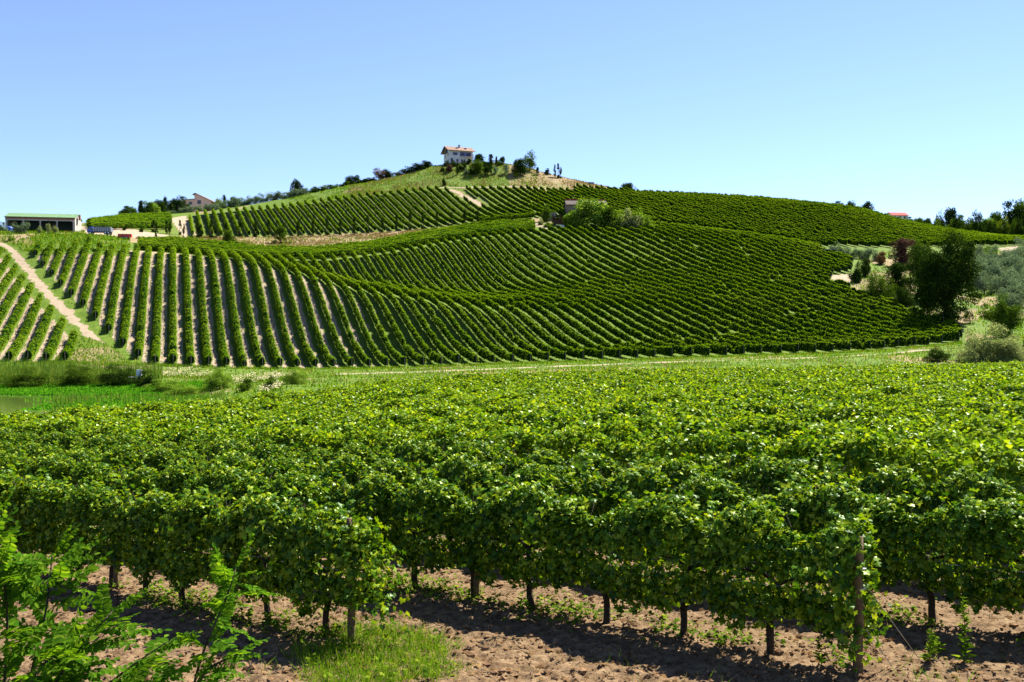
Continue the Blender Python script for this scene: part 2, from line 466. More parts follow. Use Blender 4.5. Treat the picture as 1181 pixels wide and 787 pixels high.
def T(x, y):
    """terrain height at plan position"""
    x, y = np.asarray(x, float), np.maximum(np.asarray(y, float), .3)
    u = CU + x / y * F_PX
    i = np.clip(np.searchsorted(US, u) - 1, 0, len(US) - 2)
    j = np.clip(np.searchsorted(DS, y) - 1, 0, len(DS) - 2)
    a = np.clip((u - US[i]) / (US[i + 1] - US[i]), 0, 1)
    b = np.clip((y - DS[j]) / (DS[j + 1] - DS[j]), 0, 1)
    return (ZG[i, j] * (1 - a) + ZG[i + 1, j] * a) * (1 - b) + (ZG[i, j + 1] * (1 - a) + ZG[i + 1, j + 1] * a) * b

def uv_of(x, y):
    z = T(x, y)
    return CU + x / y * F_PX, CV - (z - ZC) / y * F_PX

def at(u, v, dmin=100.0, dmax=600.0):
    """first point of the terrain along a sight line"""
    d = np.arange(dmin, dmax, .4)
    x = (u - CU) / F_PX * d
    vt = CV - (T(x, d) - ZC) / d * F_PX
    k = np.nonzero(vt <= v)[0]
    i = k[0] if len(k) else int(np.argmin(vt))
    return np.array([x[i], d[i], T(x[i], d[i])])

def inpoly(px, py, poly):
    px, py = np.asarray(px), np.asarray(py)
    ins = np.zeros(px.shape, bool)
    n = len(poly)
    for i in range(n):
        x0, y0 = poly[i]
        x1, y1 = poly[(i + 1) % n]
        c = ((y0 > py) != (y1 > py))
        ins ^= c & (px < (x1 - x0) * (py - y0) / ((y1 - y0) if y1 != y0 else 1e-9) + x0)
    return ins

def seg_dist(x, y, line):
    best = np.full(np.shape(x), 1e9)
    for (x0, y0), (x1, y1) in zip(line[:-1], line[1:]):
        dx, dy = x1 - x0, y1 - y0
        t = np.clip(((x - x0) * dx + (y - y0) * dy) / (dx * dx + dy * dy + 1e-9), 0, 1)
        best = np.minimum(best, np.hypot(x - x0 - t * dx, y - y0 - t * dy))
    return best

def track_line(pix, dmin):
    return [tuple(at(u, v, dmin)[:2]) for u, v in pix]

TRACKS = {
    'dirt_path': (track_line([(-60, 268 + 10), (0, 281), (12, 287), (25, 302), (35, 315), (48, 331), (60, 345), (75, 358), (95, 379), (118, 402), (138, 417)], 160), 1.3),
    'dirt_track': (track_line([(395, 431.5), (450, 430.5), (520, 428), (600, 424.5), (700, 420.5), (800, 417), (900, 414), (980, 411), (1030, 408), (1062, 404.5)], 125), 2.1),
    'hill_path': (track_line([(519, 219), (527, 222), (536, 227), (546, 232), (556, 238)], 352), 1.7),
    'farm_path': (track_line([(588, 257), (606, 256), (622, 259), (632, 264), (640, 268)], 330), 2.0),
    'crest_path': (track_line([(508, 217), (560, 216.5), (610, 217), (650, 219)], 405), 1.3),
}
YARD = [(92, 261), (150, 264), (185, 270), (200, 272), (210, 276), (160, 275), (100, 270.5)]
UG = np.broadcast_to(US[:, None], XG.shape)

def build_ground():
    n, m = XG.shape
    v = np.stack([XG, YG, ZG], -1).reshape(-1, 3)
    idx = np.arange(n * m).reshape(n, m)
    q = np.stack([idx[:-1, :-1], idx[1:, :-1], idx[1:, 1:], idx[:-1, 1:]], -1).reshape(-1, 4)
    uu, dd, vv = UG, YG, VG
    cl = np.clip(uu, -300, 1500)
    de, d5, d6, d7, d8, d9, d10, d11 = [f(cl) for f in (D_E, D_5, D_6, D_7, D_8, D_9, D_10, D_11)]
    green = np.zeros_like(XG)
    dry = np.zeros_like(XG)
    pale = np.zeros_like(XG)
    nz = fbm(XG * .07, YG * .07, 5, 4)
    nf = fbm(XG * .4, YG * .4, 15, 3)
    # near bank below the camera
    s = dd < 8.5
    green[s] = .75
    # field: bare soil, grassy strips here and there
    s = (dd >= 8.5) & (dd < de + 2)
    green[s] = (.25 * (nf > .62))[s]
    s = (dd >= de + 2) & (dd < d6 + 1)
    green[s] = 1.0
    dry[s] = np.clip((nz - .60) * 7, 0, .6)[s]
    pale_v = np.clip(1 - np.abs(dd - d6 + 1) / 6, 0, 1) * .35
    pale[s] = pale_v[s]
    s = (dd >= d6 + 1) & (dd < d7)
    # grass green under the rows, carried left to darken their shadow; bare soil right
    crow = XG * cos(R(18.8)) + YG * sin(R(18.8))
    ph = (crow + .45 * (nf - .5)) / 3.0
    ph = (ph - np.floor(ph)) * 3.0
    bare = np.clip((ph - .50) / .35, 0, 1) * np.clip((1.95 - ph) / .35, 0, 1)
    bare = bare * np.clip((480 - uu) / 120, .25, 1)
    green[s] = np.clip(1.0 - 1.0 * bare + .4 * (nf - .5), 0, 1)[s]
    pale[s] = .65
    s = (dd >= d7) & (dd < d8)
    green[s] = .75
    s = (dd >= d8) & (dd < d9 + 2)
    dry[s] = 1
    green[s] = np.clip((nz - .56) * 8, 0, .85)[s]
    s = (dd >= d8 - 2) & (dd < d9 + 2) & (uu > 640)
    dry[s], green[s] = 0, 1
    s = (dd >= d9) & (dd < d10)
    green[s] = .62
    s = (dd >= d10)
    green[s] = 1
    dry[s] = np.clip((nz - .56) * 6, 0, .8)[s]
    s = (dd >= d10 - 1) & (uu > 585) & (uu < 760)
    dry[s] = np.clip(.75 + .9 * (nz - .5), 0, 1)[s]
    s = (dd >= d7 - 8) & (dd < d9 + 12) & (uu < 150)
    green[s] = 1
    dry[s] = np.clip((nz - .5) * 6, 0, .8)[s]
    pale[s] = 0
    # right-hand slope with olives
    edge = np.interp(vv, [280, 292, 300, 315, 323, 332, 345, 353, 368, 383, 400], [950, 955, 990, 984, 962, 972, 1010, 1037, 1070, 1113, 1118])
    s = (dd > d6 - 6) & (dd < d8) & (uu > edge)
    green[s] = np.clip(.6 + 3 * (nz - .5), 0, 1)[s]
    dry[s] = np.clip(.3 + 4 * (.5 - nz), 0, 1)[s]
    pale[s] = (.5 * (nf > .55))[s]
    # strip of pale soil left of the upper vineyard and the yard
    s = inpoly(uu, vv, [(196, 252), (214, 249), (221, 262), (228, 274), (212, 274)]) & (dd > 320)
    green[s], dry[s], pale[s] = 0.05, .25, .8
    s = inpoly(uu, vv, YARD) & (dd > 262) & (dd < 345)
    green[s], dry[s], pale[s] = 0, 0, 1
    s = inpoly(uu, vv, [(1150, 287), (1172, 284), (1181, 296), (1172, 298)]) & (dd > 290) & (dd < 345)
    green[s], dry[s], pale[s] = 0, .1, .9
    s = inpoly(uu, vv, [(958, 318), (985, 316), (987, 324), (975, 331), (962, 327)]) & (dd > 230) & (dd < 300)
    green[s], dry[s], pale[s] = .1, 0, 1
    # headland and path surroundings
    for nm, (ln, w) in TRACKS.items():
        ds = seg_dist(XG, YG, ln)
        wob = w * (1 + 1.5 * (fbm(XG * .6, YG * .6, 33, 3) - .5))
        g = (ds < w + 2.2) & (dd > 120)
        if nm == 'dirt_path':
            green[g] = np.maximum(green, .75)[g]
        k = np.clip((wob - ds) / .9, 0, 1)
        pale = np.maximum(pale, k)
        green = green * (1 - k)
        dry = dry * (1 - k)
    # triangle of rough grass beside the path at the foot
    s = inpoly(uu, vv, [(92, 386), (130, 400), (160, 425), (-20, 425), (60, 417)]) & (dd > 160) & (dd < 215)
    green[s], dry[s], pale[s] = np.clip(.7 + nf - .5, 0, 1)[s], np.clip((nz - .50) * 5, 0, .6)[s], .2
    me = mesh_np('ground', v, [q], smooth=True)
    a = me.attributes.new('cover', 'FLOAT_COLOR', 'POINT')
    c = np.stack([green, dry, pale, np.ones_like(pale)], -1).reshape(-1)
    a.data.foreach_set('color', c.astype(np.float32))
    # material
    mt, nt, out = new_mat('ground_soil_grass')
    L = nt.links.new
    bs = node(nt, "ShaderNodeBsdfPrincipled")
    bs.inputs["Roughness"].default_value = .95
    bs.inputs["Specular IOR Level"].default_value = .1
    geo = node(nt, "ShaderNodeNewGeometry")
    at_ = node(nt, "ShaderNodeAttribute", attribute_name='cover')
    sep = node(nt, "ShaderNodeSeparateColor")
    L(at_.outputs["Color"], sep.inputs[0])
    def nzt(scale, det=5, rough=.6):
        z = node(nt, "ShaderNodeTexNoise")
        z.inputs["Scale"].default_value = scale
        z.inputs["Detail"].default_value = det
        z.inputs["Roughness"].default_value = rough
        L(geo.outputs["Position"], z.inputs["Vector"])
        return z.outputs[0]
    n1, n2, n3 = nzt(.9, 6, .65), nzt(6.0, 5, .7), nzt(.12, 4)
    soil = ramp(nt, n2, [(.3, (.050, .029, .015)), (.5, (.150, .096, .053)), (.72, (.25, .176, .106))])
    palec = ramp(nt, n1, [(.3, (.22, .165, .11)), (.7, (.31, .255, .19))])
    dryc = ramp(nt, n1, [(.25, (.14, .10, .05)), (.5, (.21, .155, .09)), (.75, (.15, .15, .04))])
    grc = ramp(nt, n1, [(.25, (.035, .075, .006)), (.5, (.07, .12, .011)), (.75, (.13, .16, .022))])
    def mixin(a_, b_, fac_socket, noise_socket):
        # the cover value pushes a noise threshold, so borders break up
        ad = node(nt, "ShaderNodeMath", operation='ADD')
        L(fac_socket, ad.inputs[0])
        L(noise_socket, ad.inputs[1])
        mr = node(nt, "ShaderNodeMapRange")
        mr.inputs[1].default_value = .90
        mr.inputs[2].default_value = 1.12
        L(ad.outputs[0], mr.inputs[0])
        mx = node(nt, "ShaderNodeMix", data_type='RGBA')
        L(mr.outputs[0], mx.inputs[0])
        L(a_, mx.inputs[6])
        L(b_, mx.inputs[7])
        return mx.outputs[2]
    col = mixin(soil, palec, sep.outputs[2], n1)
    col = mixin(col, grc, sep.outputs[0], n1)
    col = mixin(col, dryc, sep.outputs[1], n1)
    L(col, bs.inputs["Base Color"])
    bp = node(nt, "ShaderNodeBump")
    bp.inputs["Strength"].default_value = .9
    bp.inputs["Distance"].default_value = .12
    L(nzt(5.0, 8, .7), bp.inputs["Height"])
    L(bp.outputs[0], bs.inputs["Normal"])
    L(bs.outputs[0], out.inputs[0])
    me.materials.append(mt)
    o = link('ground', me)
    tag(o, None, None, None, 'structure')
build_ground()

def build_pond():
    m, nt, out = new_mat('pond_water')
    bs = node(nt, "ShaderNodeBsdfPrincipled")
    bs.inputs["Base Color"].default_value = (.06, .095, .018, 1)
    bs.inputs["Roughness"].default_value = .08
    bs.inputs["Specular IOR Level"].default_value = .5
    geo = node(nt, "ShaderNodeNewGeometry")
    nz = node(nt, "ShaderNodeTexNoise")
    nz.inputs["Scale"].default_value = .9
    nz.inputs["Detail"].default_value = 3
    nt.links.new(geo.outputs["Position"], nz.inputs["Vector"])
    bp = node(nt, "ShaderNodeBump")
    bp.inputs["Strength"].default_value = .05
    bp.inputs["Distance"].default_value = .1
    nt.links.new(nz.outputs[0], bp.inputs["Height"])
    nt.links.new(bp.outputs[0], bs.inputs["Normal"])
    nt.links.new(bs.outputs[0], out.inputs[0])
    pts = [(-150, 90), (-60, 78), (-48, 88), (-42, 104), (-43, 116), (-48, 126), (-60, 133), (-100, 136), (-150, 136)]
    me = bpy.data.meshes.new('pond_water')
    me.from_pydata([(x, y, POND_Z + ZC) for x, y in pts], [], [tuple(range(len(pts)))])
    me.materials.append(m)
    tag(link('pond_water', me), None, None, None, 'structure')
build_pond()

# ------------------------------------------------------------------ vine rows on the hill
def clip_runs(mask):
    runs, i = [], 0
    n = len(mask)
    while i < n:
        if mask[i]:
            j = i
            while j + 1 < n and mask[j + 1]:
                j += 1
            runs.append((i, j))
            i = j + 1
        else:
            i += 1
    return runs

HEDGE_P = [(-.26, .45), (-.46, .85), (-.50, 1.35), (-.33, 1.85), (.0, 2.0), (.33, 1.85), (.50, 1.35), (.46, .85), (.26, .45)]

def hedge_row(X, Y, seed, per_m=34, hs=1.0, ws=1.0, leaf=.30, name='vine_row', label='', group='', post_end=None):
    """one trellised row along a polyline of plan points: leafy mesh, with its end post as a part"""
    rng = np.random.default_rng(seed)
    n = len(X)
    Z = T(X, Y)
    P = np.stack([X, Y, Z], 1)
    tg = unit(np.gradient(P, axis=0))
    side = unit(np.stack([tg[:, 1], -tg[:, 0], np.zeros(n)], 1))
    ln = np.linalg.norm(np.diff(P, axis=0), axis=1).sum()
    hn = hs * (.93 + .22 * (rng.random(n) - .35)) 
    wn_ = ws * (.80 + .40 * rng.random(n))
    sag = fbm(np.arange(n) * .16, np.full(n, seed * 1.7), seed, 3)
    hn *= .88 + .26 * sag
    wn_ *= .80 + .40 * sag
    for w0 in rng.integers(0, n, max(1, n // 28)):
        hn[w0:w0 + rng.integers(1, 4)] *= rng.uniform(.55, .85)
        wn_[w0:w0 + rng.integers(1, 4)] *= rng.uniform(.55, .85)
    # solid core that closes the row, coloured dark for the shade inside it
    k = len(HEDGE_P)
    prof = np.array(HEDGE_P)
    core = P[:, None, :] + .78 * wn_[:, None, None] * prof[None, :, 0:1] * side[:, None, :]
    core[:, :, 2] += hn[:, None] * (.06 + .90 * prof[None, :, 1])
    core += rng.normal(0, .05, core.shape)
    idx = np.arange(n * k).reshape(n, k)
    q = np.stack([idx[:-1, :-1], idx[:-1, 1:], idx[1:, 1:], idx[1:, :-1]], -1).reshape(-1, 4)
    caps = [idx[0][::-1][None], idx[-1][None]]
    # leaves over the outside
    m = int(ln * per_m)
    a = rng.random(m) * (n - 1.001)
    i = a.astype(int)
    f = (a - i)[:, None]
    b = rng.random(m) ** 1.0 * (k - 1.001)
    j = b.astype(int)
    g = (b - j)[:, None]
    pr = prof[j] * (1 - g) + prof[j + 1] * g
    base = P[i] * (1 - f) + P[i + 1] * f
    sd = side[i]
    rad = .92 + .22 * rng.random(m)
    hh = (hn[i] * (1 - f[:, 0]) + hn[i + 1] * f[:, 0])
    ww = (wn_[i] * (1 - f[:, 0]) + wn_[i + 1] * f[:, 0])
    pos = base + (rad * ww * pr[:, 0])[:, None] * sd
    pos[:, 2] += hh * pr[:, 1] * (.97 + .10 * rng.random(m))
    nrm = sd * (pr[:, 0] / .5)[:, None] + np.array([0, 0, 1.0]) * ((pr[:, 1] - 1.0) * .9 + .25)[:, None] + .55 * rnd_dir(m, rng)
    tip = np.array([0, 0, -.6]) + 1.0 * rnd_dir(m, rng)
    V, F = leaves(KITE, pos, nrm, tip, leaf * (.7 + .6 * rng.random(m)), np.full(m, 1.1))
    cv = core.reshape(-1, 3)
    faces = [q, caps[0], caps[1], F[0] + len(cv)]
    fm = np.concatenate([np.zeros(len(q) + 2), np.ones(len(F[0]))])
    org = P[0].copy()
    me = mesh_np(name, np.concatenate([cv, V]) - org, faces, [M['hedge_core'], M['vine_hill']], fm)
    o = link(name, me, None, org)
    tag(o, label, 'vine row', group)
    if post_end is not None:
        for e in post_end:
            p = P[e] - org + tg[e] * (.25 if e else -.25)
            mb = MB()
            mb.tube([p + (0, 0, -.2), p + (0, 0, 1.0), p + (0, 0, 1.9)], .05, 5)
            mb.build('end_post', M['post_metal'], o)
    return o

ROW_E = np.array([-sin(R(18.8)), cos(R(18.8))])
ROW_N = np.array([cos(R(18.8)), sin(R(18.8))])
EDGE_R = ([270, 292, 300, 315, 318, 323, 329, 332, 345, 353, 368, 383, 397], [938, 948, 984, 982, 962, 958, 960, 970, 1008, 1035, 1068, 1108, 1113])

def straight_rows(test, k0, k1, tmin, tmax, spacing=3.0, step=.85, off=0.0):
    for k in range(k0, k1):
        c = k * spacing + off
        t = np.arange(tmin, tmax, step)
        x = c * ROW_N[0] + t * ROW_E[0]
        y = c * ROW_N[1] + t * ROW_E[1]
        ok = y > 120
        u, v = uv_of(x, np.maximum(y, 1))
        msk = ok & test(u, v, y, x)
        for (i, j) in clip_runs(msk):
            if j - i >= 5:
                yield k, x[i:j + 1], y[i:j + 1]

PATH_L = TRACKS['dirt_path'][0]
def lower_block(u, v, d, x):
    c = np.clip(u, -300, 1500)
    lim = D_7(c) - 1.5 + (D_8(c) - D_7(c) - 1.0) * np.clip((u - 690) / 60, 0, 1)
    ok = (d > D_6(c) + .5) & (d < lim) & (u > 10) & (u < np.interp(v, *EDGE_R)) & (v > 250)
    ok &= seg_dist(x, d, PATH_L) > 3.3
    ok &= ~inpoly(u, v, [(92, 386), (140, 402), (149, 430), (40, 430), (60, 380)])
    ok &= ~((u < 135) & (v < 283 - .0 * u))
    return ok
def right_of_path(u, v):
    # path as u(v): rows left of it belong to the lower-left patch
    pu = np.interp(v, [276, 281, 287, 302, 315, 331, 345, 358, 379, 402, 417, 430], [-30, 0, 12, 25, 35, 48, 60, 75, 95, 118, 138, 150])
    return u > pu
def left_patch(u, v, d, x):
    c = np.clip(u, -300, 1500)
    return (d > D_6(c) + .5) & (d < D_7(c) - 4) & ~right_of_path(u, v) & (seg_dist(x, d, PATH_L) > 2.6) & (u > -120) & ~inpoly(u, v, [(85, 385), (140, 402), (149, 430), (97, 430)])
def upper_left(u, v, d, x):
    c = np.clip(u, -300, 1500)
    ok = (d > D_9(c) + 1) & (d < D_10(c)) & (u > 219) & (u < 662)
    ok &= seg_dist(x, d, TRACKS['hill_path'][0]) > 3.0
    return ok
def upper_right(u, v, d, x):
    c = np.clip(u, -300, 1500)
    return (d > np.where((u > 700) & (u < 965), D_8(c) + 3, D_9(c) - .5)) & (d < D_10(c) + 10) & (u >= 662) & (u < 1290)

HILL_G1 = 'vine rows running up the broad lower hillside'
HILL_G2 = 'vine rows below the dirt path at far left'
HILL_G3 = 'vine rows of the upper slope under the white villa'
HILL_G4 = 'vine rows of the high slope right of the farmhouse'
sd = 100
for k, X, Y in straight_rows(lambda u, v, d, x: lower_block(u, v, d, x) & right_of_path(u, v), -60, 82, 100, 420):
    sd += 1
    wd = float(np.interp(CU + X[0] / Y[0] * F_PX, [250, 400], [1.22, .86]))
    hedge_row(X, Y, sd, 44, .98, wd, .27, 'vine_row', 'long trimmed vine row running up the broad lower hillside from the valley track', HILL_G1, (0,))
for k, X, Y in straight_rows(left_patch, -70, 10, 100, 420):
    sd += 1
    hedge_row(X, Y, sd, 46, .98, 1.25, .27, 'vine_row', 'short vine row below the pale dirt path on the lower left slope', HILL_G2, (0,))
for k, X, Y in straight_rows(upper_left, -10, 70, 250, 560, 3.05, 1.1):
    sd += 1
    hedge_row(X, Y, sd, 34, 1.05, .82, .28, 'vine_row', 'vine row climbing the upper slope between the cypress line and the villa knoll', HILL_G3)
for k, X, Y in straight_rows(upper_right, 30, 125, 200, 560, 3.05, 1.1):
    sd += 1
    hedge_row(X, Y, sd, 34, 1.05, .82, .28, 'vine_row', 'vine row on the high slope to the right of the old farmhouse', HILL_G4)

def contour_rows(fa, fb, da, db, u0, u1, fr, label, group, per_m=30, leaf=.30, ws=1.15):
    global sd
    for f in fr:
        u = np.arange(u0, u1, 3.0)
        d = da(u) * (1 - f) + db(u) * f
        x = (u - CU) / F_PX * d
        sd += 1
        hedge_row(x, d, sd, per_m, 1.0, ws, leaf, 'vine_row', label, group)
contour_rows(V_7, V_8, D_7, D_8, 160, 618, [.10, .20, .30, .40, .50, .60, .70, .80, .90],
             'vine row along the contour in the bright band above the lower hillside', 'vine rows along the bright contour band', 60, .30, 2.3)
contour_rows(V_9, V_10, D_9, D_10, 103, 199, [.30, .37, .44, .51, .58, .65, .72, .79, .86, .93, 1.0],
             'vine row of the small vineyard between the gravel yard and dark trees', 'vine rows of the small vineyard by the yard', 50, .30, 2.2)
contour_rows(V_7, V_8, D_7, D_8, 1110, 1152, [.2, .35, .5, .65, .8, .95],
             'short vine row of the bright strip behind the big dark oak', 'vine rows of the bright strip behind the oak', 50, .30, 2.2)
contour_rows(V_7, V_8, D_7, D_8, 1105, 1230, [.0],
             'vine row just above the grey olive grove at right', 'vine rows above the olive grove', 44, .30, 1.7)
contour_rows(V_9, V_10, D_9, D_10, 552, 618, [.02, .08],
             'vine row level along the slope left of the farmhouse', 'level vine rows left of the farmhouse', 44, .30, 1.7)

# ------------------------------------------------------------------ vines of the near field
FE = np.array([-sin(R(50)), cos(R(50))])      # along the rows, away to the left
FN = np.array([cos(R(50)), sin(R(50))])       # across the rows, away to the right
ROW0 = 9.25
ROW_S = 2.93

def vine_leaf_cloud(rng, n, x0, x1, wide=.44, z0=.10, z1=1.95, droop=None):
    x = x0 + (x1 - x0) * rng.random(n)
    th = rng.random(n)
    lump = .82 + .36 * np.sin(x * 4.1 + rng.random() * 6) * .5
    # round-topped section, denser on the outside
    ang = (rng.random(n) * 1.5 - .25) * pi
    r = np.sqrt(.35 + .65 * rng.random(n)) * lump
    zc, hz = (z0 + z1) / 2, (z1 - z0) / 2
    y = np.cos(ang) * wide * r
    z = zc + np.sign(np.sin(ang)) * np.abs(np.sin(ang)) ** .7 * hz * r
    ragged = z0 + .30 * vnoise(x * 2.3 + 9, x * 0 + rng.random() * 50, 3)
    low = z < ragged
    z[low] = ragged[low] + rng.random(low.sum()) * 1.0
    P = np.stack([x, y, z], 1)
    # shoots that stick out of the top and the sides
    ns = 9
    for s_ in range(ns):
        b = np.array([x0 + (x1 - x0) * rng.random(), (rng.random() - .5) * 2 * wide, z1 - .25 - .5 * rng.random() * (s_ % 3 == 0)])
        d = unit(np.array([rng.normal() * .5, np.sign(b[1]) * abs(rng.normal()) * .6, .9 if s_ % 3 else .1]))
        m = 14
        t = np.linspace(0, .62, m)[:, None]
        P = np.concatenate([P, b + d * t + np.array([0, 0, -.45]) * t * t * 1.2 + rng.normal(0, .035, (m, 3))])
    if droop is not None:
        # side shoots hanging to the ground at the row's end
        for s_ in range(droop[1]):
            b = np.array([droop[0] + rng.normal() * .12, rng.normal() * .25, 1.5 + .3 * rng.random()])
            m = 46
            t = np.linspace(0, 1, m)[:, None]
            e = np.array([droop[2] * (.35 + .3 * rng.random()), rng.normal() * .18, 0])
            P = np.concatenate([P, b + e * np.sin(t * 1.6) + np.array([0, 0, -1.0]) * t ** 1.6 * (1.0 + .45 * rng.random()) + rng.normal(0, .07, (m, 3))])
    m = len(P)
    N = np.stack([np.zeros(m), P[:, 1] / wide, (P[:, 2] - zc) / hz * .8 + .45], 1) + .95 * rnd_dir(m, rng)
    Tp = np.stack([np.zeros(m), .5 * np.sign(P[:, 1]), np.full(m, -.8)], 1) + .7 * rnd_dir(m, rng)
    S = .056 + .050 * rng.random(m)
    return P, N, Tp, S

def vine_meshes(seed, n=900, droop=None, x0=-.78, x1=.78, wide=.44):
    rng = np.random.default_rng(seed)
    P, N, Tp, S = vine_leaf_cloud(rng, n, x0, x1, wide, droop=droop)
    V, F = leaves(GRAPE, P, N, Tp, S)
    fol = mesh_np('foliage', V, F, [M['vine']])
    mb = MB()
    z = np.linspace(-.12, .95, 8)
    wob = rng.normal(0, .03, (8, 2)).cumsum(0)
    mb.tube(np.stack([wob[:, 0], wob[:, 1], z], 1), np.linspace(.052, .030, 8) * (1 + .25 * rng.random(8)), 7)
    for s_ in (-1, 1):
        e = np.array([wob[-1, 0], wob[-1, 1], .93])
        mb.tube([e, e + (s_ * .25, .02, .10), e + (s_ * .7, .0, .12)], [.028, .022, .015], 6)
    for q in range(4):
        e = np.array([rng.normal() * .5, 0, 1.0])
        mb.tube([e, e + (rng.normal() * .05, rng.normal() * .05, .4), e + (rng.normal() * .12, rng.normal() * .12, .85)], [.010, .008, .005], 4)
    trunk = mb.mesh('trunk', M['vine_bark'], True)
    return fol, trunk

VINES = [vine_meshes(500 + i, 3000 + 100 * (i % 3)) for i in range(6)]
VINE_END = vine_meshes(551, 3300, (.75, 7, 1.0), -.8, 1.05, .50)
VINE_POST = vine_meshes(552, 3900, (.98, 9, .45), -.8, 1.22, .48)
RZ = math.atan2(FE[1], FE[0])

ROW_LABELS = ['leafy grapevine in the first row at lower left, one of those beyond its end', 'leafy grapevine in the second row, whose wooden end post stands at lower right',
              'leafy grapevine in the third row, dark trunk behind the end post row', 'leafy grapevine in the fourth row back from the bare soil']
ROW_GROUPS = ['grapevines of the first row at lower left', 'grapevines of the row with the wooden end post', 'grapevines of the third near row', 'grapevines of the fourth near row']

def place_vine(x, y, meshes, flip, label, group, sc=1.0):
    z = float(T(x, y))
    o = empty('grapevine', (x, y, z), RZ + (pi if flip else 0), label, 'grapevine', group)
    o.scale = (1.0, random.uniform(.92, 1.08), sc)
    link('foliage', meshes[0], o)
    link('trunk', meshes[1], o)
    return o

def field_u(c, t):
    x = c * FN[0] + t * FE[0]
    y = c * FN[1] + t * FE[1]
    return x, y, CU + x / np.maximum(y, .5) * F_PX

T_START = [10.75, 5.2, -1.2, -7.3]
wood_posts, wires = [], []
for r in range(4):
    c = ROW0 + r * ROW_S
    first = True
    t = T_START[r] + .55
    k = 0
    while True:
        x, y, u = field_u(c, t)
        if y > 6 and u < -140:
            break
        if y > 6 and u < 1400:
            mesh = VINES[(k * 5 + r * 2) % 6]
            lab, fl = ROW_LABELS[r], k % 2 == 1
            if k == 0 and r == 0:
                mesh, fl, lab = VINE_END, True, 'bushy end grapevine with shoots trailing down to the grass at lower left of centre'
            elif k == 0 and r == 1:
                mesh, fl, lab = VINE_POST, True, 'grapevine whose shoots wrap the bare wooden end post at lower right'
            o = place_vine(x, y, mesh, fl, lab, ROW_GROUPS[r], random.uniform(.94, 1.06))
        t += 1.33 if r != 0 else 1.22
        k += 1

def vec3(x, y, z):
    return np.array([x, y, z], float)

def wood_post(x, y, h, rad, label, lean=(0, 0), name='vine_post', group=None):
    z = float(T(x, y))
    o = empty(name, (x, y, z), random.random() * 6, label, 'post', group)
    rng = np.random.default_rng(int(abs(x * 100)) + 3)
    mb = MB()
    zz = np.linspace(-.2, h, 9)
    wb = rng.normal(0, .006, (9, 2)).cumsum(0)
    mb.tube(np.stack([lean[0] * zz + wb[:, 0], lean[1] * zz + wb[:, 1], zz], 1), rad * (1.05 - .15 * zz / h) * (1 + .06 * rng.normal(size=9)), 9)
    mb.build('shaft', M['post_wood'], o, smooth=True)
    mb = MB()
    zt = .62 * h
    mb.tube([(lean[0] * zt, lean[1] * zt, zt - .012), (lean[0] * zt, lean[1] * zt, zt + .012)], rad * 1.16, 9)
    mb.tube([(lean[0] * (zt + .25), lean[1] * (zt + .25), zt + .24), (lean[0] * (zt + .25), lean[1] * (zt + .25), zt + .26)], rad * 1.14, 9)
    mb.build('wire_wrap', M['wire'], o)
    return o

# end post of the second row and its two stay wires
px, py, _ = field_u(ROW0 + ROW_S - .12, T_START[1] - .62)
wood_post(px, py, 1.72, .062, 'bare wooden end post with leaves creeping up it, lower right', (.03, .0), 'end_post')
pz = float(T(px, py))
def wire(a, b, label, name='stay_wire', sag=0.0, rad=.0055):
    a, b = np.asarray(a, float), np.asarray(b, float)
    mb = MB()
    pts = [(b - a) * t + np.array([0, 0, -sag * 4 * t * (1 - t)]) for t in np.linspace(0, 1, 5)]
    mb.tube(pts, rad, 5)
    o = mb.build(name, M['wire'], None, a)
    return tag(o, label, 'wire')
ax, ay = px + 1.0, py + .15
wire((px + .05, py, pz + 1.15), (px + .95, py + .5, float(T(px + .95, py + .5)) + .02), 'longer taut stay wire running from the end post down to bare soil')
wire((px + .05, py, pz + .62), (px + .5, py + .25, float(T(px + .5, py + .25)) + .02), 'shorter low stay wire slanting from the foot of the end post')
ex, ey, _ = field_u(ROW0, T_START[0] - .05)
wood_post(ex, ey, 1.7, .055, 'shaded wooden post at the end of the first row, half hidden by leaves', (.02, .01), 'end_post')
for r, tt, lab in ((1, 11.0, 'thin wooden post inside the second row left of centre'), (1, 17.5, 'thin wooden post inside the second row, farther away at left'), (2, 1.9, 'thick dark wooden post in the third row at lower right'), (0, 17.2, 'thin wooden post inside the first row at far left')):
    qx, qy, _ = field_u(ROW0 + r * ROW_S, tt)
    wood_post(qx, qy, 1.6, .045, lab, (.01, 0))
for r in range(3):
    for h in (.95, 1.45):
        x0, y0, _ = field_u(ROW0 + r * ROW_S, max(T_START[r], .5) - .3)
        x1, y1, _ = field_u(ROW0 + r * ROW_S, T_START[r] + 24)
        names = ['first', 'second', 'third']
        wire((x0, y0, float(T(x0, y0)) + h), (x1, y1, float(T(x1, y1)) + h), '%s trellis wire through the %s near vine row' % ('lower' if h < 1 else 'upper', names[r]), 'trellis_wire', 0, .003)

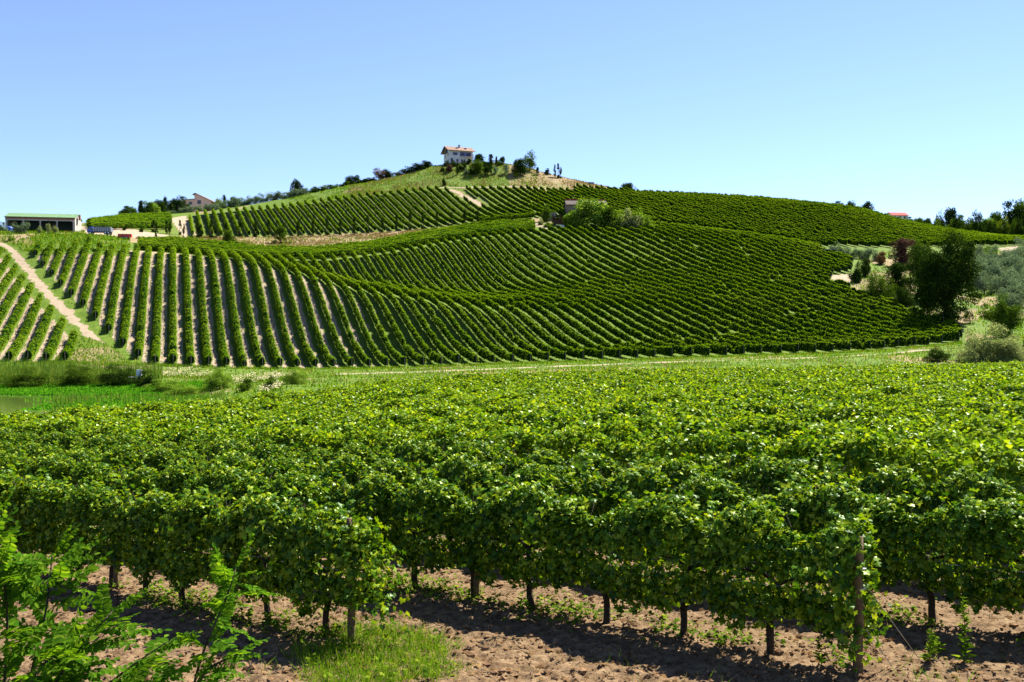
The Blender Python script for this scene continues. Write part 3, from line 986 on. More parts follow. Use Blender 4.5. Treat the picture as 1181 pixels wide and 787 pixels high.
def field_row(c, seed, idx):
    rng = np.random.default_rng(seed)
    t = np.arange(-70, 130, .5)
    x, y, u = field_u(c, t)
    msk = (y > 7) & (u > -170) & (u < 1420) & (y < D_E(np.clip(u, -150, 1400)))
    runs = clip_runs(msk)
    if not runs:
        return
    i, j = max(runs, key=lambda q: q[1] - q[0])
    if j - i < 8:
        return
    t, x, y = t[i:j + 1], x[i:j + 1], y[i:j + 1]
    n = len(t)
    z = T(x, y)
    hn = 1.0 + .14 * (rng.random(n) - .4) + .26 * (fbm(t * .8, np.full(n, c), seed, 2) - .5)
    wn_ = .95 + .9 * (fbm(t * .7, np.full(n, c + 50), seed, 2) - .45)
    dens = np.clip(1150 - (y - 16) * 11, 430, 1150)
    cum = np.concatenate([[0], np.cumsum((dens[1:] + dens[:-1]) / 2 * .5)])
    m = int(cum[-1])
    a = np.interp(rng.random(m) * cum[-1], cum, np.arange(n))
    a = np.minimum(a, n - 1.001)
    k = a.astype(int)
    f = a - k
    lerp = lambda q: q[k] * (1 - f) + q[k + 1] * f
    X, Y, Z, H, W = lerp(x), lerp(y), lerp(z), lerp(hn), lerp(wn_)
    ang = (rng.random(m) * 1.44 - .22) * pi
    r = np.sqrt(.40 + .60 * rng.random(m))
    yy = np.cos(ang) * .52 * r * W
    zz = 1.28 + np.sign(np.sin(ang)) * np.abs(np.sin(ang)) ** .7 * .66 * r
    up = rng.random(m) < .10
    zz = np.where(up, zz + .30 * rng.random(m), zz) * H
    P = np.stack([X + yy * FN[0], Y + yy * FN[1], Z + zz], 1)
    N = np.stack([FN[0] * yy / .5, FN[1] * yy / .5, (zz - 1.2) * 1.1 + .35], 1) + 1.05 * rnd_dir(m, rng)
    Tp = np.array([0, 0, -.7]) + .9 * rnd_dir(m, rng)
    S = (.092 + .068 * rng.random(m)) * np.clip(1 + (Y - 24) / 75, 1, 1.6)
    V, F = leaves(KITE, P, N, Tp, S, np.full(m, 1.15))
    org = np.array([x[0], y[0], z[0]])
    me = mesh_np('vine_row', V - org, F, [M['vine_field']])
    o = link('vine_row', me, None, org)
    lab = 'dense vine row in the middle of the bright near field, one of many parallel canopies'
    if idx == 4:
        lab = 'fifth vine row from the bare soil strip, first whose trunks cannot be seen'
    tag(o, lab, 'vine row', 'vine rows of the near field')
    # stems and posts show only on the nearest ones
    if idx < 8:
        mb = MB()
        for q in range(0, n, 3):
            b = np.array([x[q], y[q], z[q]]) - org
            mb.tube([b + (0, 0, -.1), b + (rng.normal() * .05, 0, .5), b + (0, 0, 1.1)], [.05, .04, .03], 5)
        t_ = mb.build('stems', M['vine_bark'], o)
        t_['kind'] = 'stuff'
idx = 4
c = ROW0 + 4 * ROW_S
while c < 150:
    field_row(c, 900 + idx, idx)
    idx += 1
    c += ROW_S

# ------------------------------------------------------------------ trees and bushes
CROWNS = {}
TRUNKS = {}
STYLE = {
    # name: (crown bottom, crown centre z, half height, half width at unit height, lobes, lobe radius, leaves, leaf size)
    'round': (.04, .51, .49, .46, 52, .12, 5600, .044),
    'bush': (.0, .44, .54, .56, 52, .15, 5600, .050),
    'cone': (.03, .48, .50, .32, 30, .13, 2100, .050),
    'conifer': (.08, .52, .47, .26, 34, .10, 2000, .048),
    'cypress': (.02, .50, .50, .125, 30, .055, 1500, .034),
    'airy': (.12, .56, .44, .42, 30, .13, 2000, .046),
    'olive': (.02, .48, .50, .56, 44, .14, 4200, .054),
    'pine': (.30, .66, .34, .48, 24, .15, 2000, .055),
    'oak': (.0, .50, .50, .46, 260, .072, 46000, .019),
    'small': (.06, .53, .47, .46, 90, .095, 12000, .030),
    'spray': (.0, .42, .55, .62, 110, .12, 16000, .034),
}

def crown_mesh(style, var, mat):
    key = (style, var, mat)
    if key in CROWNS:
        return CROWNS[key]
    rng = np.random.default_rng(abs(hash(style)) % 1 + sum(map(ord, style)) * 31 + var)
    zb, zc, hh, hw, nl, lr, nleaf, ls = STYLE[style]
    def width_at(z):
        rel = (z - (zc - hh)) / (2 * hh)
        if style == 'cone':
            return 1.35 * (1 - rel) + .12
        if style == 'conifer':
            return 1.5 * (1 - rel) + .06
        if style == 'cypress':
            return min(1, (1 - rel) * 2.2 + .10) * (.72 + .3 * min(rel * 3, 1))
        if style == 'spray':
            return .65 + .5 * (1 - rel)
        return 1.0
    slim = style in ('cypress', 'conifer', 'cone')
    c = []
    nb = 5 + nl // 10
    big = []
    while len(big) < nb:
        p = rng.normal(size=3)
        p = p / np.linalg.norm(p) * (rng.uniform(.55, 1.0) if len(big) > 1 else .1)
        if slim:
            p[2] = rng.uniform(-1, 1)
        big.append((p, rng.uniform(.26, .46)))
    for q in range(nl):
        p, br = big[q % nb]
        d_ = rng.normal(size=3)
        d_ = d_ / np.linalg.norm(d_)
        p = p * (1 - br * .75) + d_ * br * rng.uniform(.5, 1.1)
        if p[2] < -1:
            p[2] = -1 + rng.random() * .3
        if slim:
            p = rng.normal(size=3)
            p = p / np.linalg.norm(p) * rng.uniform(.4, 1.0)
            p[2] = rng.uniform(-1, 1)
        z = zc + p[2] * (hh - lr * .7)
        w = (hw - lr * .6) * width_at(z)
        c.append((p[0] * w, p[1] * w, z, lr * rng.uniform(.55, 1.2)))
    c = np.array(c)
    lob = rng.integers(0, nl, nleaf)
    d = rnd_dir(nleaf, rng)
    d[:, 2] = np.where(rng.random(nleaf) < .35, np.abs(d[:, 2]), d[:, 2])
    rad = c[lob, 3] * (.55 + .55 * rng.random(nleaf) ** .6)
    squash = np.array([1.0, 1.0, .85 if style not in ('cypress', 'conifer') else 1.5])
    P = c[lob, :3] + d * rad[:, None] * squash
    r_ = np.percentile(np.hypot(P[:, 0], P[:, 1]), 97)
    P[:, :2] *= hw / r_
    lo, hi = np.percentile(P[:, 2], [2, 99])
    P[:, 2] = (zc - hh) + (P[:, 2] - lo) / (hi - lo) * 2 * hh
    P[:, 2] = np.maximum(P[:, 2], .005)
    N = d + .5 * rnd_dir(nleaf, rng) + np.array([0, 0, .25])
    Tp = rnd_dir(nleaf, rng) + np.array([0, 0, .9 if style in ('cypress', 'conifer', 'spray') else -.3])
    V, F = leaves(KITE, P, N, Tp, ls * (.6 + .8 * rng.random(nleaf)), np.full(nleaf, 1.0 if style not in ('olive', 'spray') else .6))
    me = mesh_np('crown', V, F, [M[mat]])
    CROWNS[key] = me
    return me

def trunk_mesh(style, var):
    key = (style, var)
    if key in TRUNKS:
        return TRUNKS[key]
    rng = np.random.default_rng(sum(map(ord, style)) * 7 + var)
    zb, zc, hh, hw, nl, lr, _, _ = STYLE[style]
    mb = MB()
    r0 = .030 if style not in ('cypress', 'oak') else (.022 if style == 'cypress' else .038)
    zz = np.linspace(-.05, zc + .1, 7)
    wb = rng.normal(0, .008, (7, 2)).cumsum(0)
    mb.tube(np.stack([wb[:, 0], wb[:, 1], zz], 1), np.linspace(r0, r0 * .35, 7), 7)
    for q in range(6 if style != 'cypress' else 2):
        i = rng.integers(2, 5)
        b = np.array([wb[i, 0], wb[i, 1], zz[i]])
        a = rng.random() * 2 * pi
        e = np.array([cos(a) * hw * .6, sin(a) * hw * .6, zc - zz[i] + rng.normal() * .08])
        mb.tube([b, b + e * .5 + (0, 0, -.02), b + e], [r0 * .55, r0 * .36, r0 * .14], 5)
    TRUNKS[key] = mb.mesh('trunk', M['bark'], True)
    return TRUNKS[key]

_tv = [0]
def tree(name, label, cat, u, vb, h_px, w_px, style, mat, dmin=150, dmax=620, group=None, sink=0.02, pos=None):
    """a tree standing where the sight line meets the ground; its real size follows from its distance"""
    p = at(u, vb, dmin, dmax) if pos is None else np.array([pos[0], pos[1], float(T(pos[0], pos[1]))])
    s = p[1] / F_PX
    h, w = h_px * s, w_px * s * 1.04
    _tv[0] += 1
    var = _tv[0] % 3 if style != 'oak' else 4
    o = empty(name, p - np.array([0, 0, sink * h]), random.random() * 6.28, label, cat, group)
    hw = STYLE[style][3]
    o.scale = (w / (2 * hw), w / (2 * hw), h)
    link('crown', crown_mesh(style, var, mat), o)
    link('trunk', trunk_mesh(style, var), o)
    return o

TR = 'tree'
# --- line of cypresses along the foot of the upper vineyard
CYP = 'cypresses along the foot of the upper vineyard'
for u, vb, h, w in [(310, 273.5, 20, 5), (327, 274, 16, 5), (344, 273, 21, 4.5), (361, 272.5, 20, 4.5), (377, 272, 20, 4.5), (392.5, 271, 20, 4.5), (408.5, 270.5, 20, 4.5), (424, 269.5, 21, 4.5), (441, 268.5, 20, 4.5), (457, 267, 20, 4.5),
                    (473, 266, 21, 4.5), (487.5, 265, 22, 4.5), (504, 263.5, 19, 4.2), (520.7, 262, 17, 4.2), (536, 260.5, 20, 5), (551, 258, 15, 4.5), (568, 256, 8, 3.6)]:
    tree('cypress_tree', 'slim dark cypress in the long line along the foot of the upper vineyard', TR, u, vb, h, w, 'cypress', 'tree_dark', 300, 420, CYP)
for u, vb, h, w in [(228, 275, 21, 6), (231.5, 275, 16, 5), (244, 275.5, 22, 7), (248, 275, 15, 6), (261, 274.5, 17, 6), (277.6, 273.5, 18, 6.5), (295, 273.5, 20, 6.5)]:
    tree('cypress_tree', 'dark cypress at the left end of the upper vineyard, beyond the two round bushes', TR, u, vb, h, w, 'cypress', 'tree_dark', 295, 400, 'cypresses at the left end of the upper vineyard')
for u, vb, h, w, lab in [(180.3, 276.5, 21, 4, 'tall cypress at the gravel yard, second from its left'), (177, 268, 14, 5, 'short cypress just behind a taller one by the small vineyard'), (196, 276, 22, 5, 'tallest cypress at the right end of the gravel yard'),
                         (192.3, 270, 16, 4.5, 'cypress close behind the tallest one by the gravel yard'), (207.5, 271, 17, 3.6, 'slim cypress on pale soil strip, left one of a pair'), (212, 275.5, 17, 3.4, 'slim cypress on pale soil strip, right one of a pair')]:
    tree('cypress_tree', lab, TR, u, vb, h, w, 'cypress', 'tree_dark', 280, 400)
for u, vb, h, w, lab, st, mt in [(263, 283, 17, 17, 'round green bush tree on the dry strip, left of the cone-shaped one', 'round', 'tree_mid'), (323.5, 281, 20, 19, 'dark cone-shaped bush tree on the dry strip below the cypress line', 'cone', 'tree_mid'),
                                 (221, 276.5, 8, 7, 'low green bush at the left end of the dry strip', 'bush', 'tree_mid'), (144, 266, 6, 5, 'tiny round bush at the edge of the small vineyard, left one', 'bush', 'tree_dark'), (163, 268, 7, 5, 'tiny round bush at the edge of the small vineyard, right one', 'bush', 'tree_dark')]:
    tree('bush_tree', lab, 'bush', u, vb, h, w, st, mt, 268, 400)

# --- dark wood at the left skyline, behind the small vineyard
for u, h, w, st, mt, lab in [(143, 13, 15, 'round', 'tree_dark', 'leftmost dark round tree of the skyline wood'), (153, 13, 12, 'round', 'tree_mid', 'lighter round tree second from left in skyline wood'), (163.5, 19, 10, 'conifer', 'tree_blue', 'dark pointed conifer rising left of centre in skyline wood'),
                             (170, 14, 12, 'round', 'tree_dark', 'dark round tree beside the pointed conifer of skyline wood'), (176, 17, 16, 'round', 'tree_light', 'light green round tree in the middle of skyline wood'), (184, 17, 13, 'round', 'tree_dark', 'dark tree right of the light green one in skyline wood'),
                             (190.5, 23, 9, 'conifer', 'tree_blue', 'tallest blue-green conifer of the skyline wood'), (196, 16, 12, 'conifer', 'tree_blue', 'blue-green conifer right of the tallest one'), (202, 19, 14, 'round', 'tree_blue', 'dark bluish tree near the pink house'),
                             (209.5, 25, 15, 'round', 'tree_dark', 'broad dark tree beside the left wall of the pink house')]:
    c = np.clip(u, -300, 1500)
    d = float(D_11(c)) + 5
    top = {143: 238, 153: 238.5, 163.5: 231.5, 170: 234, 176: 233, 184: 231, 190.5: 227.5, 196: 232, 202: 229.5, 209.5: 226.5}[u]
    h = uv_of(np.array((u - CU) / F_PX * d), np.array(d))[1] - top
    tree('woodland_tree', lab, TR, u, 0, h, w * 1.2, st, mt, pos=((u - CU) / F_PX * d, d))

# --- olive and bush hedge along the left skyline
rs = random.Random(3)
hedge_top = curve({196: 243, 245: 236, 258: 230.5, 300: 225, 350: 217.5, 390: 213.5, 430: 209.5})
def hedge_h(u, d):
    return max(5.0, float(uv_of(np.array((u - CU) / F_PX * d), np.array(d))[1] - hedge_top(u)) + rs.uniform(-.8, 1.5))
OL1 = 'grey-green olives on the skyline left of the villa'
ul = 196.0
while ul < 352:
    d = float(D_11(ul)) + (4 if ul < 250 else -6) + rs.uniform(-3, 3)
    if not 212 < ul < 243:
        hh_ = hedge_h(ul, d)
        tree('olive_tree', 'grey-green olive tree in the hedge-like line along the left skyline', TR, ul, 0, hh_, rs.uniform(13, 16), 'olive', 'olive', pos=((ul - CU) / F_PX * d, d), group=OL1)
    ul += rs.uniform(6.5, 8.5)
for u in (213, 221, 230, 238, 246):
    d = 425 - .25 * abs(u - 225)
    tree('olive_tree', 'low olive tree right in front of the pink house', TR, u, 0, 8, 13, 'olive', 'olive', pos=((u - CU) / F_PX * d, d), group='low olives in front of the pink house')
ul = 352.0
while ul < 432:
    d = float(D_11(ul)) - 4 + rs.uniform(-2, 2)
    tree('dark_bush', 'dark green bush in the continuous hedge climbing towards the villa', 'bush', ul, 0, hedge_h(ul, d), rs.uniform(11, 15), 'bush', rs.choice(['tree_mid', 'tree_mid', 'tree_dark', 'olive']), pos=((ul - CU) / F_PX * d, d), group='dark hedge bushes climbing to the villa')
    ul += rs.uniform(5, 7)
for u, dd, h, w, st, mt, lab, cat in [
        (253, 455, 14, 10, 'round', 'tree_yellow', 'yellow-green round tree just right of the pink house', TR), (258, 460, 17, 8, 'conifer', 'tree_blue', 'small dark conifer behind the yellow-green tree', TR),
        (267, 460, 12, 14, 'round', 'tree_dark', 'dark round tree behind the skyline olives, left one', TR), (276, 460, 11, 14, 'round', 'tree_mid', 'mid green round tree behind the skyline olives, right one', TR),
        (342, 458, 19, 12, 'round', 'tree_blue', 'dark bluish clump standing alone above the skyline hedge', TR), (349, 458, 10, 6, 'round', 'tree_blue', 'small dark tree touching the clump above skyline hedge', TR),
        (405, 452, 14, 18, 'round', 'tree_dark', 'round dark tree over the hedge left of the villa', TR), (437, 450, 22, 16, 'airy', 'brown_leaf', 'brownish half bare tree on the slope left of villa', TR), (447, 452, 20, 16, 'round', 'tree_blue', 'blue-green round tree beside the brownish one', TR),
        (460, 452, 13, 14, 'bush', 'olive', 'grey-green bush between blue-green tree and dark grove', 'bush'), (471, 452, 17, 18, 'bush', 'tree_dark', 'left bush of the dark grove below the villa', 'bush'), (482, 452, 19, 18, 'round', 'tree_dark', 'middle tree of the dark grove below the villa', TR),
        (492, 454, 22, 15, 'round', 'tree_dark', 'right and tallest tree of the dark grove left of villa', TR), (499, 452, 12, 8, 'bush', 'tree_mid', 'small green bush at the right end of the dark grove', 'bush')]:
    top = {253: 229, 258: 225, 267: 228, 276: 229, 342: 207.5, 349: 214, 405: 203, 437: 193.5, 447: 196, 460: 198.5, 471: 192, 482: 189, 492: 186.5, 499: 195}[u]
    h = float(uv_of(np.array((u - CU) / F_PX * dd), np.array(dd))[1]) - top
    tree('skyline_tree' if cat == TR else 'skyline_bush', lab, cat, u, 0, h, w * 1.1, st, mt, pos=((u - CU) / F_PX * dd, dd))

# --- garden of the villa on the knoll
for u, vb, h, w, st, mt, lab, cat in [
        (510, 198, 5, 5, 'bush', 'tree_dark', 'small dark bush at the left corner of villa garden', 'bush'), (518, 198.5, 6.5, 9.5, 'bush', 'purple', 'reddish-brown dome bush below the villa', 'bush'), (515.6, 191.5, 4.5, 8, 'bush', 'tree_dark', 'dark hedge bush at the foot of the villa gable', 'bush'),
        (524.4, 192, 5.5, 8, 'bush', 'tree_dark', 'dark bush under the front wall of villa, left of the balcony', 'bush'), (527.8, 202, 13, 3.4, 'cypress', 'tree_dark', 'single narrow cypress in front of villa', TR), (531, 196, 6, 7, 'bush', 'tree_dark', 'dark round bush right behind the narrow garden cypress', 'bush'),
        (536, 196.5, 8, 5, 'round', 'tree_dark', 'little ball-headed tree in front of villa', TR), (540.5, 190, 5.5, 5.5, 'bush', 'tree_dark', 'round bush at the right corner of villa', 'bush'), (537.5, 201, 5.5, 5, 'bush', 'olive', 'pale small shrub under the ball-headed tree', 'bush'),
        (549.5, 200.5, 12, 14, 'round', 'tree_mid', 'widest light green tree on the slope below villa', TR), (543.5, 202, 6, 6, 'bush', 'tree_dark', 'low dark bush left of the widest garden tree', 'bush'), (552, 189.5, 9, 13, 'round', 'tree_dark', 'broad dark tree against the sky right of villa', TR),
        (559, 195, 5.5, 5, 'bush', 'tree_dark', 'small dark ball bush, left one of two below the hedge', 'bush'), (564.5, 195, 6, 5.5, 'bush', 'tree_dark', 'small dark ball bush, right one of two below the hedge', 'bush'), (562, 202.5, 8, 8, 'round', 'tree_dark', 'dark round tree low on the knoll below two ball bushes', TR),
        (566, 190, 11, 7, 'cone', 'tree_blue', 'dark cone tree on the knoll skyline', TR), (572.5, 190, 8.5, 4, 'conifer', 'tree_blue', 'thin conifer next to the cone tree on the skyline', TR), (580, 190.5, 8, 8, 'pine', 'tree_dark', 'dark leaning pine on the knoll skyline', TR),
        (577, 191, 5, 8, 'bush', 'tree_mid', 'light green bush under the leaning pine', 'bush'), (558, 189.8, 3, 14, 'bush', 'tree_mid', 'low clipped hedge on the knoll edge right of villa', 'bush'), (571, 200.5, 8, 6, 'airy', 'olive', 'pale thin young tree on the knoll, left one', TR), (584, 200.8, 9, 7, 'airy', 'olive', 'pale thin young tree on the knoll, right one', TR),
        (600, 201.5, 15, 15, 'round', 'tree_dark', 'dense dark round tree with short trunk on the knoll', TR), (610.8, 197.5, 19, 15, 'airy', 'tree_mid', 'tall airy tree behind the dense dark one', TR), (594.5, 204.5, 5, 5, 'bush', 'tree_yellow', 'small yellow-green bush on dry grass', 'bush'),
        (591.5, 200, 5.5, 5, 'airy', 'olive', 'tiny grey shrub left of the dense dark tree', 'bush'), (620, 202.5, 8.5, 5, 'cone', 'tree_blue', 'small dark cone tree right of the tall airy tree', TR), (631, 201.8, 6, 5.5, 'round', 'tree_blue', 'small bluish round tree alone on the falling crest', TR),
        (640, 204.8, 13, 3, 'cypress', 'tree_dark', 'leftmost of three cypresses on the crest', TR), (643.7, 205.4, 15, 3.2, 'cypress', 'tree_dark', 'tallest, middle one of three cypresses on the crest', TR), (646.7, 206, 11.5, 3, 'cypress', 'tree_dark', 'rightmost of three cypresses on the crest', TR),
        (512, 214, 7, 4, 'bush', 'tree_dark', 'small dark bush at the top edge of upper vineyard', 'bush')]:
    k_ = 1.12 if st in ('cypress', 'cone', 'conifer') else 1.25
    tree('garden_tree' if cat == TR else 'garden_bush', lab, cat, u, vb, h * k_, w * k_, st, mt, 405, 520)
tree('round_tree', 'lone dark round tree sunk behind the crest right of the knoll', TR, 724, 0, 17, 22, 'round', 'tree_blue', pos=((724 - CU) / F_PX * 468, 468))
for u, h, w, lab in [(968, 11, 12, 'small dark pine at left of three behind the right skyline'), (981, 12, 12, 'middle dark pine of three behind the right skyline'), (998, 13, 16, 'right and largest of three pines behind the right skyline')]:
    d = float(D_11(u)) + 12
    h = (uv_of(np.array((u - CU) / F_PX * d), np.array(d))[1] - {968: 232, 981: 231.5, 998: 233}[u]) / 1.0
    tree('skyline_pine', lab, TR, u, 0, h, w * 1.15, 'pine', 'tree_dark', pos=((u - CU) / F_PX * d, d))

# --- garden around the old farmhouse
for u, vb, h, w, st, mt, lab, cat in [
        (666, 263.5, 26, 34, 'round', 'tree_light', 'biggest green tree hiding the wall of the old farmhouse', TR), (687, 263.5, 34, 40, 'round', 'tree_light', 'light green spreading tree over the farmhouse roof', TR), (701, 264, 25, 26, 'round', 'tree_mid', 'round green tree at the right end of old farmhouse', TR),
        (656, 262.5, 19, 19, 'round', 'tree_mid', 'green tree covering the left end of the old farmhouse', TR), (648, 259, 9, 9, 'bush', 'tree_mid', 'dark bush beside the open porch of the farmhouse', 'bush'), (713, 264.5, 22, 26, 'bush', 'tree_light', 'pale green bush right of the farmhouse, left one', 'bush'), (726, 265, 23, 28, 'bush', 'silver', 'silvery green mound of bush right of the farmhouse', 'bush'),
        (739, 265.5, 25, 18, 'airy', 'tree_light', 'yellowish green upright tree right of the silvery mound', TR), (748, 266, 17, 15, 'bush', 'tree_light', 'last light bush to the right of farmhouse garden', 'bush'), (629, 256, 17, 13, 'round', 'tree_mid', 'small green tree left of the farmhouse porch', TR), (632, 262, 5, 13, 'bush', 'tree_light', 'low bright bush on the bend of the farm path', 'bush'),
        (623.5, 259.5, 7, 8, 'bush', 'silver', 'grey-green bush beside the farm path', 'bush')]:
    tree('farm_tree' if cat == TR else 'farm_bush', lab, cat, u, vb, h, w, st, mt, 325, 400)

# --- right-hand slope
for u, vb, h, w, st, mt, lab, cat in [
        (1090, 373, 98, 77, 'oak', 'tree_dark', 'huge dark oak at right, the biggest tree of all', TR), (1063, 345, 60, 36, 'small', 'tree_dark', 'dark tree leaning against the left side of the huge oak', TR), (1062, 306, 30, 22, 'small', 'tree_mid', 'olive-green tree between the purple tree and the oak', TR),
        (1042, 309, 33, 32, 'small', 'purple', 'purple-leaved tree left of the oak', TR), (1016, 305, 15, 15, 'bush', 'brown_leaf', 'dry brown bush left of the purple tree', 'bush'),
        (1012, 347, 33, 37, 'spray', 'tree_mid', 'broad light green bush beside the vineyard edge', 'bush'), (1036, 338, 34, 34, 'small', 'tree_dark', 'round dark tree behind the broad light green bush', TR), (1041, 357, 25, 24, 'small', 'tree_dark', 'low dark bush tree in front of the round dark tree', TR),
        (1069, 369, 30, 18, 'cone', 'tree_mid', 'little pointed green tree at the left foot of the oak', TR), (987, 326, 23, 18, 'bush', 'tree_dark', 'dark green shrub by the dirt notch, left one', 'bush'), (998, 319, 21, 17, 'bush', 'tree_dark', 'dark green shrub by the dirt notch, right one', 'bush'),
        (1156.5, 389, 45, 45, 'small', 'tree_mid', 'small round tree with clear trunk at far right', TR), (1133, 418, 43, 66, 'spray', 'silver', 'large silvery grey-green bush at right, behind the near field', 'bush'), (1164, 419, 31, 48, 'spray', 'silver', 'smaller silvery bush adjoining the large one', 'bush'),
        (1081, 417, 16, 30, 'spray', 'tree_dark', 'low straggling dark bush left of the silvery one', 'bush'), (1182, 414, 22, 18, 'bush', 'tree_dark', 'dark bush cut by the right edge of view', 'bush'), (1100, 378, 10, 16, 'bush', 'tree_mid', 'small green bush under the huge oak', 'bush'), (1078, 372, 9, 12, 'bush', 'silver', 'tiny pale bush at the edge of the vines below the oak', 'bush')]:
    tree('slope_tree' if cat == TR else 'slope_bush', lab, cat, u, vb, h, w, st, mt, 135, 330)
for u, vb, h, w in [(962, 295, 15, 18), (972, 297, 13, 15), (980, 298, 14, 15), (991, 299, 14, 16), (1001, 300.5, 15, 16), (1010, 301, 13, 14)]:
    tree('olive_tree', 'grey olive bush in the short row above the lower vineyard at right', TR, u, vb, h, w, 'olive', 'olive', 270, 345, 'olives above the lower vineyard at right')
OG = 'grey olives of the grove at right'
for rr in range(9):
    for k in range(12):
        d = 214 + rr * 9.5
        x = 92 + k * 5.4 + rr * 4.0 + rs.uniform(-1.0, 1.0)
        y = d + rs.uniform(-2, 2)
        u, v = uv_of(x, y)
        if 1118 < u < 1330 and not (u < 1140 and v > 345):
            tree('olive_tree', 'grey-green olive tree in the grove right of the huge oak', TR, u, 0, 1, 1, 'olive', 'olive', pos=(x, y), group=OG).scale = (rs.uniform(5.2, 6.6), rs.uniform(5.2, 6.6), rs.uniform(5.0, 6.4))
tree('olive_tree', 'lone olive at the right end of the bright vine strip', TR, 1180, 300, 26, 24, 'olive', 'olive', 300, 345)

# --- wood beyond the right skyline
for u, top, w, st, mt, lab in [
        (1050, 250, 14, 'round', 'tree_mid', 'low tree next to the red-roofed house at right'), (1060, 251, 15, 'round', 'tree_mid', 'first of the low trees right of the red-roofed house'), (1070, 252, 14, 'round', 'tree_dark', 'dark low tree among trees right of the red-roofed house'), (1079, 253, 13, 'round', 'tree_mid', 'last low tree before the wood gets tall'),
        (1087, 244, 15, 'airy', 'tree_dark', 'left shoulder tree of the dark wood on the skyline'), (1097, 240, 20, 'round', 'tree_blue', 'big bluish dark tree standing first in the right wood'), (1110, 248, 20, 'round', 'tree_mid', 'round green tree filling the dip of right wood'), (1106, 256, 18, 'bush', 'tree_dark', 'dark underwood tree at the lower edge of right wood'),
        (1123.5, 243, 14, 'airy', 'tree_blue', 'upright twin-topped dark tree in the right wood, left top'), (1130.5, 245, 11, 'airy', 'tree_blue', 'upright twin-topped dark tree in the right wood, right top'), (1120, 257, 16, 'bush', 'tree_mid', 'green underwood tree below the upright dark trees'), (1138, 252, 20, 'round', 'tree_light', 'pale green broad tree in the right wood'),
        (1146, 256.5, 13, 'airy', 'tree_yellow', 'yellow-green tree in the right wood, lower one'), (1159, 251, 15, 'airy', 'tree_yellow', 'yellow-green tree in the right wood, upper one'), (1148, 245, 22, 'round', 'tree_mid', 'grey-green tree behind the yellow-green pair'), (1164, 233, 24, 'round', 'tree_dark', 'tall dark tree towards the right end of the wood'),
        (1176, 230, 26, 'round', 'tree_mid', 'tallest crown of the wood, at the right edge'), (1172, 252, 20, 'bush', 'tree_dark', 'dark bushy tree below the tallest crowns at right'), (1186, 240, 24, 'round', 'tree_dark', 'dark tree cut by the right edge of the wood')]:
    d = float(D_11(np.clip(u, 0, 1400))) + (28 if top < 250 else 14) + rs.uniform(-4, 4)
    x = (u - CU) / F_PX * d
    vb = uv_of(np.array(x), np.array(d))[1]
    tree('woodland_tree', lab, TR, u, 0, float(vb) - top, w, st, mt, pos=(x, d))
ftop = curve({1045: 254, 1080: 254, 1100: 252, 1125: 254, 1140: 256, 1181: 254})
for k in range(17):
    u = 1045 + k * 8.7
    d = float(D_11(u)) + 8 + rs.uniform(-3, 3)
    x = (u - CU) / F_PX * d
    tree('woodland_tree', 'low dark undergrowth tree filling the foot of the right skyline wood', TR, u, 0, max(6, float(uv_of(np.array(x), np.array(d))[1]) - float(ftop(u)) + rs.uniform(-2, 2)), rs.uniform(13, 18), 'bush', rs.choice(['tree_dark', 'tree_mid', 'tree_dark']), pos=(x, d), group='undergrowth trees of the right skyline wood')
for k in range(5):
    u = 1200 + k * 15
    d = 470 + rs.uniform(-15, 15)
    x = (u - CU) / F_PX * d
    tree('woodland_tree', 'tree of the wood outside the right edge of view', TR, u, 0, rs.uniform(30, 40), 26, 'round', rs.choice(['tree_dark', 'tree_mid']), pos=(x, d), group='trees of the wood beyond the right edge')

# ------------------------------------------------------------------ buildings
def slab_roof(x0, x1, y0, y1, ze, zr, t=.22, ridge=None):
    """two sloping slabs over a rectangle; ridge along x"""
    yr = (y0 + y1) / 2 if ridge is None else ridge
    a, b = MB(), MB()
    for mb, ya in ((a, y0), (b, y1)):
        v = [(x0, ya, ze), (x1, ya, ze), (x1, yr, zr), (x0, yr, zr)]
        v += [(x, y, z + t) for x, y, z in v]
        q = [(3, 2, 1, 0), (4, 5, 6, 7), (0, 1, 5, 4), (1, 2, 6, 5), (2, 3, 7, 6), (3, 0, 4, 7)]
        mb.add(v, q)
    return a, b

